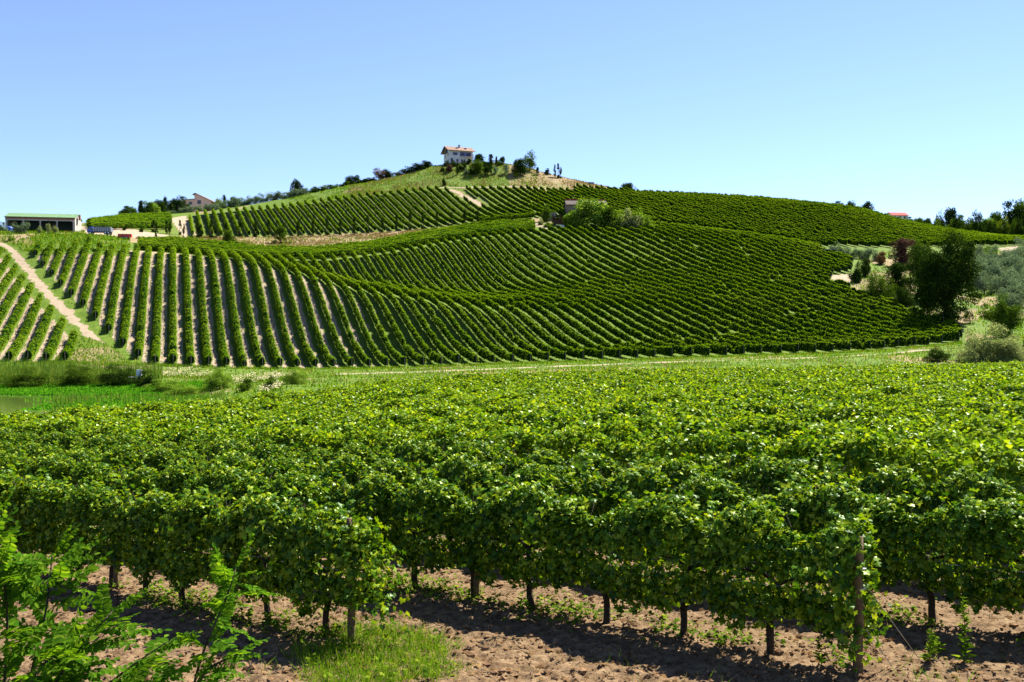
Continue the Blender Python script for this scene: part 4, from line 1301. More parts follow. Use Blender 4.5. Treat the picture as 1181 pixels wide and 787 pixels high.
def window(root, face, s, z, w, h, half, pane='window', frame='brown_wood', shutters=None):
    """face: 'F' front (-y), 'L' left (-x), 'R' right (+x); half = distance of that wall from the origin"""
    def bx(mb, s0, s1, z0, z1, d0, d1):
        if face == 'F':
            mb.box(s0, s1, -half - d1, -half - d0, z0, z1)
        elif face == 'L':
            mb.box(-half - d1, -half - d0, s0, s1, z0, z1)
        else:
            mb.box(half + d0, half + d1, s0, s1, z0, z1)
    mb = MB()
    bx(mb, s - w / 2, s + w / 2, z - h / 2, z - h / 2 + .08, .003, .07)
    bx(mb, s - w / 2, s + w / 2, z + h / 2 - .08, z + h / 2, .003, .07)
    bx(mb, s - w / 2, s - w / 2 + .08, z - h / 2 + .08, z + h / 2 - .08, .003, .07)
    bx(mb, s + w / 2 - .08, s + w / 2, z - h / 2 + .08, z + h / 2 - .08, .003, .07)
    bx(mb, s - .03, s + .03, z - h / 2 + .08, z + h / 2 - .08, .003, .06)
    fr = mb.build('window', M[frame], root)
    mb = MB()
    bx(mb, s - w / 2 + .08, s - .03, z - h / 2 + .08, z + h / 2 - .08, .002, .03)
    bx(mb, s + .03, s + w / 2 - .08, z - h / 2 + .08, z + h / 2 - .08, .002, .03)
    mb.build('pane', M[pane], fr)
    mb = MB()
    bx(mb, s - w / 2 - .1, s + w / 2 + .1, z - h / 2 - .10, z - h / 2 - .003, .003, .14)
    mb.build('sill', M['stucco_grey'], fr)
    if shutters:
        mb = MB()
        bx(mb, s - w / 2 - .48, s - w / 2 - .02, z - h / 2, z + h / 2, .004, .06)
        bx(mb, s + w / 2 + .02, s + w / 2 + .48, z - h / 2, z + h / 2, .004, .06)
        mb.build('shutter', M[shutters], fr)
    return fr

def pos_ud(u, d, dz=0.0):
    x = (u - CU) / F_PX * d
    return np.array([x, d, float(T(x, d)) + dz])

def villa():
    p = pos_ud(528.5, 462, -1.0)
    p[2] = ZC + zrel(189.3, 462) - .3
    o = empty('villa', p, R(21), 'white two-storey villa with terracotta gable roof on top of the knoll', 'house')
    L, W, HE, HR = 5.6, 4.6, 5.7, 8.0
    mb = MB()
    mb.v, mb.n = [], 0
    mb.add([(-L, -W, -.5), (L, -W, -.5), (L, W, -.5), (-L, W, -.5), (-L, -W, HE), (L, -W, HE), (L, W, HE), (-L, W, HE), (-L, 0, HR - .15), (L, 0, HR - .15)],
           [(0, 1, 5, 4), (2, 3, 7, 6), (3, 2, 1, 0)], (), [(1, 2, 6, 9, 5), (3, 0, 4, 8, 7)])
    mb.build('wall', M['white'], o)
    a, b = slab_roof(-L - 1.2, L + 1.0, -W - 1.2, W + 1.2, HE - .42, HR - .05)
    a.v += []
    r1 = a.build('roof', M['tiles_terracotta'], o)
    b.build('roof', M['tiles_terracotta'], o)
    mb = MB()
    mb.box(-.3, .5, -1.3, -.6, 6.9, 8.75)
    mb.box(-.4, .6, -1.4, -.5, 8.75, 8.9)
    mb.build('chimney', M['stucco_grey'], r1)
    mb = MB()
    for x in (-1.6, 2.6):
        mb.box(x - .45, x + .45, -3.0, -2.0, 6.2, 7.32)
    mb.build('skylight', M['window'], r1)
    mb = MB()                                    # barge boards and eaves boards
    for y0, y1 in ((-W - 1.15, -.02), (W + 1.15, .02)):
        mb.add([(-L - 1.22, y0, HE - .62), (-L - 1.22, y1, HR - .30), (-L - 1.22, y1, HR + .1), (-L - 1.22, y0, HE - .36), (-L - 1.30, y0, HE - .62), (-L - 1.30, y1, HR - .30), (-L - 1.30, y1, HR + .1), (-L - 1.30, y0, HE - .36)],
               [(0, 1, 2, 3), (7, 6, 5, 4), (0, 3, 7, 4), (1, 5, 6, 2), (3, 2, 6, 7), (0, 4, 5, 1)])
    mb.build('barge_board', M['brown_wood'], o)
    mb = MB()
    mb.box(-L - .9, -L - .003, -1.9, 1.9, 4.75, 4.9)
    for y in np.linspace(-1.85, 1.85, 9):
        mb.box(-L - .9, -L - .82, y - .04, y + .04, 4.9, 5.75)
    mb.box(-L - .93, -L - .80, -1.9, 1.9, 5.75, 5.85)
    mb.build('gable_balcony', M['brown_wood'], o)
    mb = MB()
    mb.box(-L - .06, -L - .004, -1.5, 1.5, 4.9, 6.75)
    mb.build('gable_opening', M['window'], o)
    mb = MB()
    mb.box(-.4, L + .05, -W - 1.25, -W - .003, 2.75, 2.93)
    mb.build('balcony', M['white'], o)
    mb = MB()
    for x in np.linspace(2.4, L, 12):
        mb.box(x - .05, x + .05, -W - 1.22, -W - 1.16, 2.93, 3.8)
    mb.box(2.4, L + .05, -W - 1.25, -W - 1.12, 3.8, 3.9)
    mb.build('railing', M['brown_wood'], o)
    for s_, z, w, h, sh in [(-2.9, 4.1, 1.3, 1.2, 'shutter'), (.6, 4.0, 1.5, 2.0, 'shutter'), (3.4, 4.0, 1.7, 2.0, 'shutter'), (-4.6, 1.0, 1.0, 1.9, None), (-1.9, 1.1, .9, 1.1, None), (.3, .9, .9, 1.5, None), (1.5, .9, .9, 1.7, None), (4.2, 1.1, 1.0, 1.2, None)]:
        window(o, 'F', s_, z, w, h, W, 'window', 'shutter' if sh else 'brown_wood', sh)
    for s_, z, w, h in [(-2.3, 3.9, 1.3, 1.1), (2.2, 3.7, .7, 1.3), (-2.0, 1.0, 1.2, 1.5), (1.6, .8, .8, 1.0)]:
        window(o, 'L', s_, z, w, h, L)
villa()

def shed():
    p = pos_ud(51, 300)
    p[2] = ZC + zrel(269.5, 296)
    o = empty('farm_shed', p, R(11), 'long open-fronted farm shed with green sheet roof at far left', 'shed')
    L, W, HE, HR = 9.4, 4.2, 4.75, 6.3
    mb = MB()
    mb.box(-L, L, W - .2, W, -.5, HE)
    mb.build('back_wall', M['shed_dark'], o)
    for s_ in (-1, 1):
        mb = MB()
        x0, x1 = (L, L + .25) if s_ > 0 else (-L - .25, -L)
        mb.prism([(-W, -.8), (W, -.8), (W, HE - .05), (0, HR - .12), (-W, HE - .05)], x0, x1)
        m = mb.v[-1]
        mb.v[-1] = np.stack([m[:, 1], m[:, 0], m[:, 2]], 1)
        mb.build('end_wall', M['stucco_grey'], o)
    mb = MB()
    mb.box(L + .26, L + .34, -2.6, -1.3, 2.9, 5.0)
    mb.build('wall_opening', M['window'], o)
    a, b = slab_roof(-L - .5, L + .45, -W - .55, W + .5, HE - .06, HR, .16)
    r = a.build('roof', M['roof_green'], o)
    b.build('roof', M['roof_green'], o)
    mb = MB()
    mb.box(L + .5, L + .95, -.5, .1, 4.6, 6.2)
    mb.build('vent_pipe', M['rust'], o)
    mb = MB()
    mb.box(-L - .25, L + .25, -W - .30, -W - .06, HE - .62, HE - .18)
    for x in np.linspace(-L - .2, L + .2, 26):
        mb.box(x - .1, x + .1, -W - .5, -W - .31, HE - .26, HE - .07)
    mb.build('eaves_beam', M['rust'], o)
    mb = MB()
    mb.box(-L - .25, L + .25, -W - .28, -W - .02, HE - .98, HE - .63)
    mb.build('lintel', M['stucco_grey'], o)
    for x in (-L + .15, -4.65, 0.0, 4.65, L - .15):
        mb = MB()
        mb.box(x - .17, x + .17, -W - .2, -W + .15, -.8, HE - .99)
        mb.box(x - .3, x + .3, -W - .24, -W + .2, HE - 1.2, HE - .985)
        mb.build('pillar', M['stucco_grey'], o)
    return o
SHED = shed()

def wheel(root, x, y, z, r, w, name='wheel'):
    mb = MB()
    mb.tube([(x, y - w / 2, z), (x, y + w / 2, z)], r, 14)
    o = mb.build(name, M['black'], root)
    mb = MB()
    mb.tube([(x, y - w / 2 - .02, z), (x, y + w / 2 + .02, z)], r * .5, 10)
    mb.build('rim', M['pale_paint'], o)

def tractor():
    sp = SHED.location
    a = R(11)
    lx, ly = 7.6, -2.6
    p = (sp.x + lx * cos(a) - ly * sin(a), sp.y + lx * sin(a) + ly * cos(a), sp.z - .1)
    o = empty('tractor', p, R(30), 'small red tractor parked under the right end of the farm shed', 'tractor')
    mb = MB()
    mb.prism([(-1.3, .7), (.3, .7), (.3, 1.25), (.1, 1.35), (-1.2, 1.22), (-1.35, 1.0)], -.32, .32)
    mb.build('bonnet', M['red_paint'], o)
    mb = MB()
    mb.box(.31, 1.3, -.55, .55, .7, .95)
    mb.prism([(.7, .96), (1.5, .96), (1.45, 1.35), (.9, 1.4)], -.85, -.52)
    mb.prism([(.7, .96), (1.5, .96), (1.45, 1.35), (.9, 1.4)], .52, .85)
    mb.build('fender', M['red_paint'], o)
    mb = MB()
    mb.box(.75, 1.15, -.25, .25, .96, 1.1)
    mb.box(1.1, 1.22, -.25, .25, 1.1, 1.6)
    mb.build('seat', M['black'], o)
    mb = MB()
    mb.tube([(.25, 0, 1.2), (.55, 0, 1.5)], .03, 6)
    mb.tube([(1.35, -.5, .9), (1.35, -.5, 2.1), (1.35, .5, 2.1), (1.35, .5, .9)], .04, 6)
    mb.build('roll_bar', M['black'], o)
    for x, r, w in ((-1.0, .42, .22), (1.05, .72, .34)):
        for y in (-.68, .68):
            wheel(o, x, y, r, r, w)
tractor()

def truck():
    p = at(115, 271, 262, 340)
    o = empty('farm_truck', p, R(6), 'blue-cabbed truck with a long grey body on the gravel yard', 'truck')
    mb = MB()
    mb.box(-2.9, 3.4, -.45, .45, .62, .82)
    mb.build('chassis', M['black'], o)
    mb = MB()
    mb.prism([(-3.3, .55), (-1.75, .55), (-1.75, 2.3), (-2.7, 2.3), (-3.2, 1.45), (-3.35, 1.3)], -1.0, 1.0)
    cab = mb.build('cab', M['blue_paint'], o)
    mb = MB()
    mb.add([(-3.19, -.85, 1.5), (-3.19, .85, 1.5), (-2.73, .85, 2.24), (-2.73, -.85, 2.24)], [(0, 1, 2, 3)])
    mb.v[-1] = mb.v[-1] + np.array([-.02, 0, .01])
    mb.box(-2.75, -1.95, -1.02, -1.004, 1.45, 2.15)
    mb.build('windscreen', M['window'], cab)
    mb = MB()
    mb.prism([(-1.6, .84), (3.5, .84), (3.5, 2.0), (3.1, 2.25), (-1.3, 2.25), (-1.6, 2.0)], -1.15, 1.15)
    body = mb.build('body', M['grey_paint'], o)
    mb = MB()
    for x in np.linspace(-1.4, 3.3, 8):
        mb.box(x - .04, x + .04, -1.20, -1.153, .86, 1.98)
    mb.build('rib', M['pale_paint'], body)
    for x in (-2.4, 1.9, 2.8):
        for y in (-.95, .95):
            wheel(o, x, y, .48, .48, .3)
truck()

def trailer():
    p = at(144.5, 276, 262, 340)
    o = empty('farm_trailer', p, R(8), 'red tipping trailer with dark frame on the gravel yard', 'trailer')
    mb = MB()
    mb.box(-1.75, 1.75, -.95, .95, .55, .68)
    mb.box(-1.75, -1.68, -.95, .95, .68, 1.42)
    mb.box(1.68, 1.75, -.95, .95, .68, 1.42)
    mb.box(-1.68, 1.68, -.95, -.88, .68, 1.3)
    mb.box(-1.68, 1.68, .88, .95, .68, 1.3)
    mb.build('tipping_bed', M['red_paint'], o)
    mb = MB()
    for x in (-1.8, -.6, .6, 1.8):
        mb.box(x - .06, x + .06, -1.02, -.955, .5, 1.46)
    mb.box(-1.86, 1.86, -1.03, -.97, 1.302, 1.40)
    mb.tube([(-1.7, 0, .5), (-2.9, 0, .45)], .06, 6)
    mb.build('frame', M['black'], o)
    for x in (-.5, .5):
        for y in (-.85, .85):
            wheel(o, x, y, .36, .36, .22)
trailer()

def heap(name, u, v, w, h, mat, label, cat, d0=262, d1=350):
    p = at(u, v, d0, d1)
    rng = np.random.default_rng(int(u * 7))
    n, m = 18, 7
    vs, q = [], []
    for j in range(m):
        f = j / (m - 1)
        for i in range(n):
            a = 2 * pi * i / n
            r = w / 2 * (1 - f ** 1.4) * (1 + .14 * rng.normal())
            vs.append((r * cos(a), r * sin(a) * .7, h * (1 - (1 - f) ** 1.3) * (1 + .06 * rng.normal()) - .05))
    for j in range(m - 1):
        for i in range(n):
            q.append((j * n + i, j * n + (i + 1) % n, (j + 1) * n + (i + 1) % n, (j + 1) * n + i))
    mb = MB().add(vs, q)
    o = mb.build(name, M[mat], None, p)
    return tag(o, label, cat)
heap('earth_heap', 160.5, 275.5, 2.6, .8, 'rust', 'low reddish-brown heap on the gravel yard, right of red trailer', 'heap')
heap('gravel_heap', 170, 275.2, 1.3, .5, 'grey_paint', 'tiny grey heap at the right end of the gravel yard', 'heap')

def tank():
    p = pos_ud(10.5, 291)
    o = empty('water_tank', p, 0, 'pale blue water tank among bushes left of the farm shed', 'tank')
    mb = MB()
    zz = [0, .05, .3, .55, .8, 1.05, 1.3, 1.5, 1.65]
    mb.tube([(0, 0, z) for z in zz], [.9, .98, 1.0, .96, 1.0, .96, 1.0, .8, .3], 16)
    mb.build('drum', M['blue_paint'], o, smooth=True)
    mb = MB()
    mb.tube([(0, 0, 1.62), (0, 0, 1.78)], .25, 12)
    mb.build('lid', M['black'], o)
tank()
for u, vb, h, w, st, mt, lab, cat in [(2, 268, 12, 11, 'bush', 'olive', 'grey bush at the left edge beside the blue tank', 'bush'), (19, 270, 13, 13, 'olive', 'olive', 'olive bush hiding the left end of the shed, left one', 'bush'), (28, 270, 14, 13, 'olive', 'olive', 'olive bush hiding the left end of the shed, right one', 'bush'),
                                      (46, 270, 9, 7, 'airy', 'silver', 'thin pale shrub in front of the shed opening, left one', 'bush'), (56, 270, 12, 7, 'airy', 'silver', 'taller thin pale shrub before the middle shed opening', 'bush'), (64, 270, 9, 8, 'airy', 'silver', 'thin pale shrub in front of the shed, right one', 'bush'),
                                      (102.5, 279, 7, 6, 'bush', 'tree_mid', 'small round bush on the grass bank below the yard', 'bush'), (13, 278, 8, 9, 'bush', 'tree_light', 'low green bush on the grass bank at far left', 'bush')]:
    tree('yard_bush', lab, cat, u, vb, h, w, st, mt, 255, 320)

def pink_house():
    p = pos_ud(231, 458)
    p[2] = ZC + zrel(243, 458)
    o = empty('pink_house', p, R(-2), 'salmon pink house with lopsided gable roof on the left skyline', 'house')
    L, W = 6.8, 4.5
    out = [(-L, -1), (L, -1), (L, 3.9), (-1.0, 7.2), (-1.0, 4.3), (-L, 3.8)]
    mb = MB()
    mb.prism([(-L, -1), (-1.0, -1), (-1.0, 4.5), (-L, 4.1)], -W, W)
    mb.prism([(-.998, -1), (L, -1), (L, 3.6), (-.2, 7.0), (-.998, 6.6)], -W - .4, W)
    mb.build('wall', M['pink'], o)
    mb = MB()
    mb.prism([(-.4, 7.35), (-.4, 7.1), (L + .9, 3.2), (L + .9, 3.5)], -W - 1.1, W + .6)
    mb.prism([(-.45, 7.35), (-1.7, 6.7), (-1.7, 6.45), (-.45, 7.1)], -W - 1.1, W + .6)
    mb.build('roof', M['tiles_terracotta'], o)
    mb = MB()
    mb.prism([(-L - .6, 4.12), (-1.01, 4.52), (-1.01, 4.75), (-L - .6, 4.35)], -W - .8, W + .5)
    mb.build('side_roof', M['stucco_grey'], o)
    for s_, z, w, h, hf in ((-3.0, 2.8, 1.6, 1.3, W), (1.2, 3.2, 1.7, 1.7, W + .4), (4.4, 1.6, 1.2, 1.2, W + .4)):
        window(o, 'F', s_, z, w, h, hf)
pink_house()

def farmhouse():
    p = pos_ud(675, 366)
    o = empty('old_farmhouse', p, R(3), 'old stone farmhouse with worn tile roof half hidden by trees on slope', 'house')
    L, W, HE, HR = 7.2, 3.6, 3.7, 5.7
    mb = MB()
    mb.add([(-L, -W, -1.5), (L, -W, -1.5), (L, W, -1.5), (-L, W, -1.5), (-L, -W, HE), (L, -W, HE), (L, W, HE), (-L, W, HE), (-L, 0, HR - .1), (L, 0, HR - .1)],
           [(0, 1, 5, 4), (2, 3, 7, 6), (3, 2, 1, 0)], (), [(1, 2, 6, 9, 5), (3, 0, 4, 8, 7)])
    mb.build('wall', M['stone'], o)
    a, b = slab_roof(-L - .4, L + .4, -W - .5, W + .5, HE - .22, HR, .18)
    r1 = a.build('roof', M['tiles_old'], o)
    b.build('roof', M['tiles_old'], o)
    mb = MB()
    mb.box(-L - .42, L + .42, -.35, .35, HR + .06, HR + .36)
    mb.build('ridge_tile', M['tiles_red'], r1)
    for s_, z in ((-4.5, 2.3), (-1.0, 2.3), (2.5, 2.4), (5.2, 2.3)):
        window(o, 'F', s_, z, .9, 1.2, W)
    mb = MB()
    mb.box(-2.6, -1.5, -W - .06, -W - .004, -.6, 1.6)
    mb.build('door', M['brown_wood'], o)
farmhouse()

def porch():
    p = at(645, 260.5, 338, 380)
    o = empty('open_lean_to', p, R(4), 'dark open lean-to with grey sheet roof left of the old farmhouse', 'shed')
    mb = MB()
    mb.box(-2.4, 2.6, 1.9, 2.1, -.8, 2.9)
    mb.build('back_wall', M['brown_wood'], o)
    mb = MB()
    mb.add([(-2.8, -2.1, 2.6), (0.2, -2.1, 3.35), (0.2, 2.3, 3.35), (-2.8, 2.3, 2.6), (-2.8, -2.1, 2.75), (0.2, -2.1, 3.5), (0.2, 2.3, 3.5), (-2.8, 2.3, 2.75)], [(3, 2, 1, 0), (4, 5, 6, 7), (0, 1, 5, 4), (1, 2, 6, 5), (2, 3, 7, 6), (3, 0, 4, 7)])
    mb.add([(0.21, -2.1, 3.35), (3.2, -2.1, 2.5), (3.2, 2.3, 2.5), (0.21, 2.3, 3.35), (0.21, -2.1, 3.5), (3.2, -2.1, 2.65), (3.2, 2.3, 2.65), (0.21, 2.3, 3.5)], [(3, 2, 1, 0), (4, 5, 6, 7), (0, 1, 5, 4), (1, 2, 6, 5), (2, 3, 7, 6), (3, 0, 4, 7)])
    mb.build('roof', M['tiles_old'], o)
    for x in (-2.5, 0.1, 2.8):
        mb = MB()
        mb.tube([(x, -1.9, -.8), (x, -1.9, 2.6)], .09, 6)
        mb.build('pillar', M['brown_wood'], o)
    q = at(639, 262, 335, 380)
    t = empty('stone_hut', pos_ud(636.5, 354), R(-8), 'small dark hut with pale flat roof at the end of the farm path', 'hut')
    mb = MB()
    mb.box(-1.3, 1.3, -1.2, 1.2, -.6, 2.3)
    mb.build('wall', M['grey_paint'], t)
    mb = MB()
    mb.box(-1.7, 1.9, -1.6, 1.5, 2.302, 2.5)
    mb.build('roof', M['stucco_grey'], t)
    mb = MB()
    mb.box(.1, .8, -1.25, -1.203, -.2, 1.7)
    mb.build('door', M['brown_wood'], t)
    s = empty('plastic_cover', at(650, 262.5, 335, 380) + np.array([0, 0, -.05]), R(4), 'pale bluish low wall panels in front of open lean-to', 'panel')
    for k in range(3):
        mb = MB()
        mb.box(-2.6 + k * 1.75, -.9 + k * 1.75, -.06, .06, 0, .95 - .08 * (k % 2))
        mb.build('panel', M['pale_paint'], s)
porch()

def red_roof_house():
    p = pos_ud(1034, 486)
    p[2] = ZC + zrel(255.5, 486)
    o = empty('red_roofed_house', p, R(8), 'small white house with bright red roof on the right skyline', 'house')
    L, W, HE, HR = 4.0, 3.2, 2.6, 4.2
    mb = MB()
    mb.add([(-L, -W, -3), (L, -W, -3), (L, W, -3), (-L, W, -3), (-L, -W, HE), (L, -W, HE), (L, W, HE), (-L, W, HE), (-L, 0, HR - .1), (L, 0, HR - .1)],
           [(0, 1, 5, 4), (2, 3, 7, 6), (3, 2, 1, 0)], (), [(1, 2, 6, 9, 5), (3, 0, 4, 8, 7)])
    mb.build('wall', M['white'], o)
    a, b = slab_roof(-L - .5, L + .5, -W - .6, W + .6, HE - .25, HR, .16)
    a.build('roof', M['tiles_red'], o)
    b.build('roof', M['tiles_red'], o)
    for s_ in (-2.4, 0, 2.4):
        window(o, 'F', s_, 1.5, .9, 1.1, W)
red_roof_house()

def low_shelter():
    p = at(956.5, 295.5, 280, 340)
    o = empty('field_shelter', p, R(4), 'dark low field shelter with flat roof beside the olive bushes', 'shelter')
    mb = MB()
    mb.box(-1.9, 2.0, -1.0, 1.1, 1.75, 1.9)
    mb.build('roof', M['grey_paint'], o)
    mb = MB()
    mb.box(-1.7, 1.7, .85, .95, -.4, 1.748)
    mb.build('back_wall', M['brown_wood'], o)
    for x in (-1.65, 0, 1.65):
        mb = MB()
        mb.box(x - .06, x + .06, -.9, -.78, -.5, 1.748)
        mb.build('pillar', M['brown_wood'], o)
low_shelter()

def trough():
    p = at(681.5, 213.5, 430, 470)
    o = empty('water_trough', p, R(5), 'small dark raised trough alone on the dry crest', 'trough')
    mb = MB()
    mb.prism([(-1.2, .55), (1.2, .55), (1.4, 1.15), (-1.4, 1.15)], -.45, .45)
    mb.build('basin', M['grey_paint'], o)
    for x in (-.9, .9):
        mb = MB()
        mb.box(x - .1, x + .1, -.4, .4, -.2, .549)
        mb.build('leg', M['brown_wood'], o)
trough()
def antenna(u, d, h, label):
    o = tag(MB().tube([(0, 0, 0), (0, 0, h)], [.09, .05], 5).build('antenna_mast', M['wire'], None, pos_ud(u, d)), label, 'mast')
antenna(271, 455, 8.5, 'thin mast on the left skyline, left one')
antenna(306, 455, 8.0, 'thin mast on the left skyline, right one')

def pump():
    p = at(160.5, 443, 132, 165)
    o = empty('pump_box', p, R(4), 'white control box on a post among reeds by the pond', 'control box')
    mb = MB()
    mb.box(-.36, .36, -.16, .16, 1.15, 2.05)
    mb.box(-.40, .40, -.20, .20, 2.052, 2.10)
    box = mb.build('cabinet', M['pale_paint'], o)
    mb = MB()
    mb.box(.26, .30, -.185, -.162, 1.5, 1.7)
    mb.build('handle', M['black'], box)
    mb = MB()
    mb.box(-.08, .08, -.08, .08, -.3, 1.149)
    mb.box(-.24, .24, -.10, -.082, .72, 1.08)
    mb.build('post', M['post_metal'], o)
    q = p + np.array([-4.7, -.3, 0])
    r = empty('pond_rail', q, R(2), 'pale horizontal pipe rail leading to the white box by the pond', 'rail')
    mb = MB()
    mb.tube([(0, 0, 1.0), (2.2, 0, .98), (4.35, 0, 1.0)], .055, 7)
    mb.build('pipe', M['pale_paint'], r)
    for x in (.1, 2.2, 4.2):
        mb = MB()
        mb.tube([(x, 0, -.6), (x, 0, .94)], .045, 6)
        mb.build('post', M['post_metal'], r)
pump()

# ------------------------------------------------------------------ valley vegetation
def scatter_blades(name, mat, pts, hmin, hmax, wmin, wmax, seed, lean=.35):
    rng = np.random.default_rng(seed)
    n = len(pts)
    a = rng.random(n) * 2 * pi
    N = np.stack([np.cos(a), np.sin(a), np.full(n, .15)], 1)
    Tp = np.array([0, 0, 1.0]) + lean * rnd_dir(n, rng)
    h = hmin + (hmax - hmin) * rng.random(n) ** 1.5
    w = (wmin + (wmax - wmin) * rng.random(n)) / h
    V, F = leaves(BLADE, pts - np.array([0, 0, .04]), N, Tp, h, w)
    o = link(name, mesh_np(name, V, F, [M[mat]]))
    return tag(o, None, None, None, 'stuff')

def rand_pts(n, u0, u1, d0, d1, seed, test=None, clump=None):
    """random plan points between two depth curves (functions of u or numbers)"""
    rng = np.random.default_rng(seed)
    u = rng.uniform(u0, u1, n)
    c = np.clip(u, -300, 1500)
    a = d0(c) if callable(d0) else np.full(n, float(d0))
    b = d1(c) if callable(d1) else np.full(n, float(d1))
    d = a + (b - a) * rng.random(n)
    x = (u - CU) / F_PX * d
    k = np.ones(n, bool)
    if clump:
        k &= fbm(x * clump[0], d * clump[0], seed, 3) + .12 * rng.normal(size=n) > clump[1]
    if test is not None:
        k &= test(u, CV - (T(x, d) - ZC) / d * F_PX, d, x)
    x, d = x[k], d[k]
    return np.stack([x, d, T(x, d)], 1)

off_tracks = lambda u, v, d, x: np.min([seg_dist(x, d, ln) - w for ln, w in TRACKS.values()], 0) > .2
dry_land = lambda u, v, d, x: (T(x, d) > POND_Z + ZC + .1) & off_tracks(u, v, d, x)
scatter_blades('meadow_grass', 'grass', rand_pts(60000, -150, 1300, lambda u: D_E(u) + 2, D_6, 1, dry_land, (.2, .40)), .15, .5, .10, .22, 2)
scatter_blades('dry_meadow_grass', 'dry_grass', rand_pts(7000, 150, 1300, lambda u: D_5(u) - 25, D_6, 3, dry_land, (.12, .52)), .2, .6, .10, .2, 4)
scatter_blades('bank_grass', 'grass', rand_pts(16000, -60, 150, lambda u: D_7(u) - 5, lambda u: D_9(u) + 8, 5, lambda u, v, d, x: off_tracks(u, v, d, x) & ~inpoly(u, v, YARD), (.2, .42)), .25, .8, .2, .4, 6)
scatter_blades('knoll_grass', 'grass', rand_pts(16000, 330, 620, D_10, D_11, 7, off_tracks, (.15, .45)), .25, .8, .25, .5, 8)
scatter_blades('knoll_dry_grass', 'dry_grass', rand_pts(16000, 400, 720, D_10, D_11, 9, off_tracks, (.15, .45)), .25, .8, .25, .5, 10)
scatter_blades('strip_dry_grass', 'dry_grass', rand_pts(14000, 215, 560, D_8, D_9, 11, None, (.2, .40)), .25, .8, .2, .45, 12)
scatter_blades('strip_green_weeds', 'grass', rand_pts(7000, 215, 560, D_8, D_9, 13, None, (.12, .56)), .3, .8, .2, .45, 14)
scatter_blades('slope_grass', 'grass', rand_pts(26000, 955, 1300, lambda u: D_6(u) - 8, D_8, 15, lambda u, v, d, x: u > np.interp(v, *EDGE_R) + 6, (.15, .48)), .25, .9, .15, .35, 16)
scatter_blades('row_end_grass', 'grass', rand_pts(26000, -100, 1110, lambda u: D_6(u) - 2.2, lambda u: D_6(u) + 1.6, 17, off_tracks, (.55, .50)), .2, .55, .12, .25, 18)
scatter_blades('vineyard_weeds', 'grass', rand_pts(30000, -100, 340, lambda u: D_6(u) + 1, lambda u: D_7(u) - 3, 19, off_tracks, (.35, .52)), .1, .4, .12, .25, 20)
scatter_blades('triangle_grass', 'grass', rand_pts(4500, 40, 160, lambda u: D_6(u) - 3, lambda u: D_6(u) + 28, 21, lambda u, v, d, x: inpoly(u, v, [(92, 386), (130, 400), (160, 425), (20, 425), (60, 417)])), .2, .6, .12, .25, 22)
# weeds floating on the pond, reeds on its far bank
pw = rand_pts(26000, -160, 240, lambda u: 127 + 8 * fbm(u * .02, u * 0, 4, 2), 147, 23)
pw = np.concatenate([pw, rand_pts(12000, 10, 240, 104, 128, 29, lambda u, v, d, x: (T(x, d) < POND_Z + ZC + .6) & (u > 25 + 110 * fbm(d * .22, d * 0 + 7, 3, 3) + 12 * RNG.normal(size=len(u))), (.15, .38))])
pw[:, 2] = np.maximum(pw[:, 2], POND_Z + ZC + .03)
scatter_blades('pond_weed', 'water_weed', pw, .15, .45, .2, .4, 24, .8)
pr = rand_pts(11000, -160, 186, 147, lambda u: 165 - 6 * np.clip((u - 90) / 90, 0, 1), 25, None, (.22, .33))
scatter_blades('reeds', 'reed', pr, 1.2, 2.9, .07, .14, 26, .28)
pn = rand_pts(5000, 60, 260, 100, 128, 27, lambda u, v, d, x: (T(x, d) < POND_Z + ZC + .8), (.2, .48))
pn[:, 2] = np.maximum(pn[:, 2], POND_Z + ZC)
scatter_blades('shore_rushes', 'reed', pn, .4, 1.1, .05, .1, 28, .25)
for (u0, u1, d0, d1), n in (((178, 245, 152, 168), 1000), ((268, 345, 132, 150), 1200), ((300, 325, 110, 120), 220)):
    fp = rand_pts(n * 2, u0, u1, d0, d1, 31 + u0, None, (.3, .54))
    scatter_blades('flower_stems', 'grass', fp, .4, .8, .06, .14, 32 + u0, .3)
    fp = fp + np.stack([RNG.normal(0, .1, len(fp)), RNG.normal(0, .1, len(fp)), .35 + .45 * RNG.random(len(fp))], 1)
    V_, F_ = leaves(KITE, fp, np.array([0, -.4, 1.0]) + .6 * rnd_dir(len(fp)), rnd_dir(len(fp)), .10 + .10 * RNG.random(len(fp)), np.full(len(fp), 1.2))
    tag(link('pale_flowers', mesh_np('pale_flowers', V_, F_, [M['flower']])), None, None, None, 'stuff')
for u, vb, h, w, mt, lab in [(254, 449, 24, 36, 'tree_light', 'bright green bush in the meadow left of the pale flowers'), (340, 443, 17, 34, 'tree_light', 'wide low green bush in the meadow, right of the pale flowers'), (311, 451, 17, 17, 'tree_mid', 'small dark-stemmed bush at the edge of the near field'),
                             (283, 451, 14, 22, 'tree_mid', 'low green bush touching the pale flowers'), (170, 447, 20, 26, 'tree_dark', 'dark bush right behind the white control box'), (140, 445, 24, 46, 'tree_dark', 'dark bush among the reeds behind the pipe rail'), (190, 452, 14, 44, 'tree_light', 'low lush green bush at the right end of the pond'), (215, 456, 13, 50, 'tree_light', 'spreading bright weeds clump between pond and meadow'),
                             (30, 446, 22, 60, 'tree_mid', 'broad green thicket in the reeds at far left'), (90, 445, 24, 50, 'tree_mid', 'broad green thicket in the reeds left of the pipe rail')]:
    tree('meadow_bush', lab, 'bush', u, vb, h, w, 'spray' if w > 30 else 'bush', mt, 95, 175)

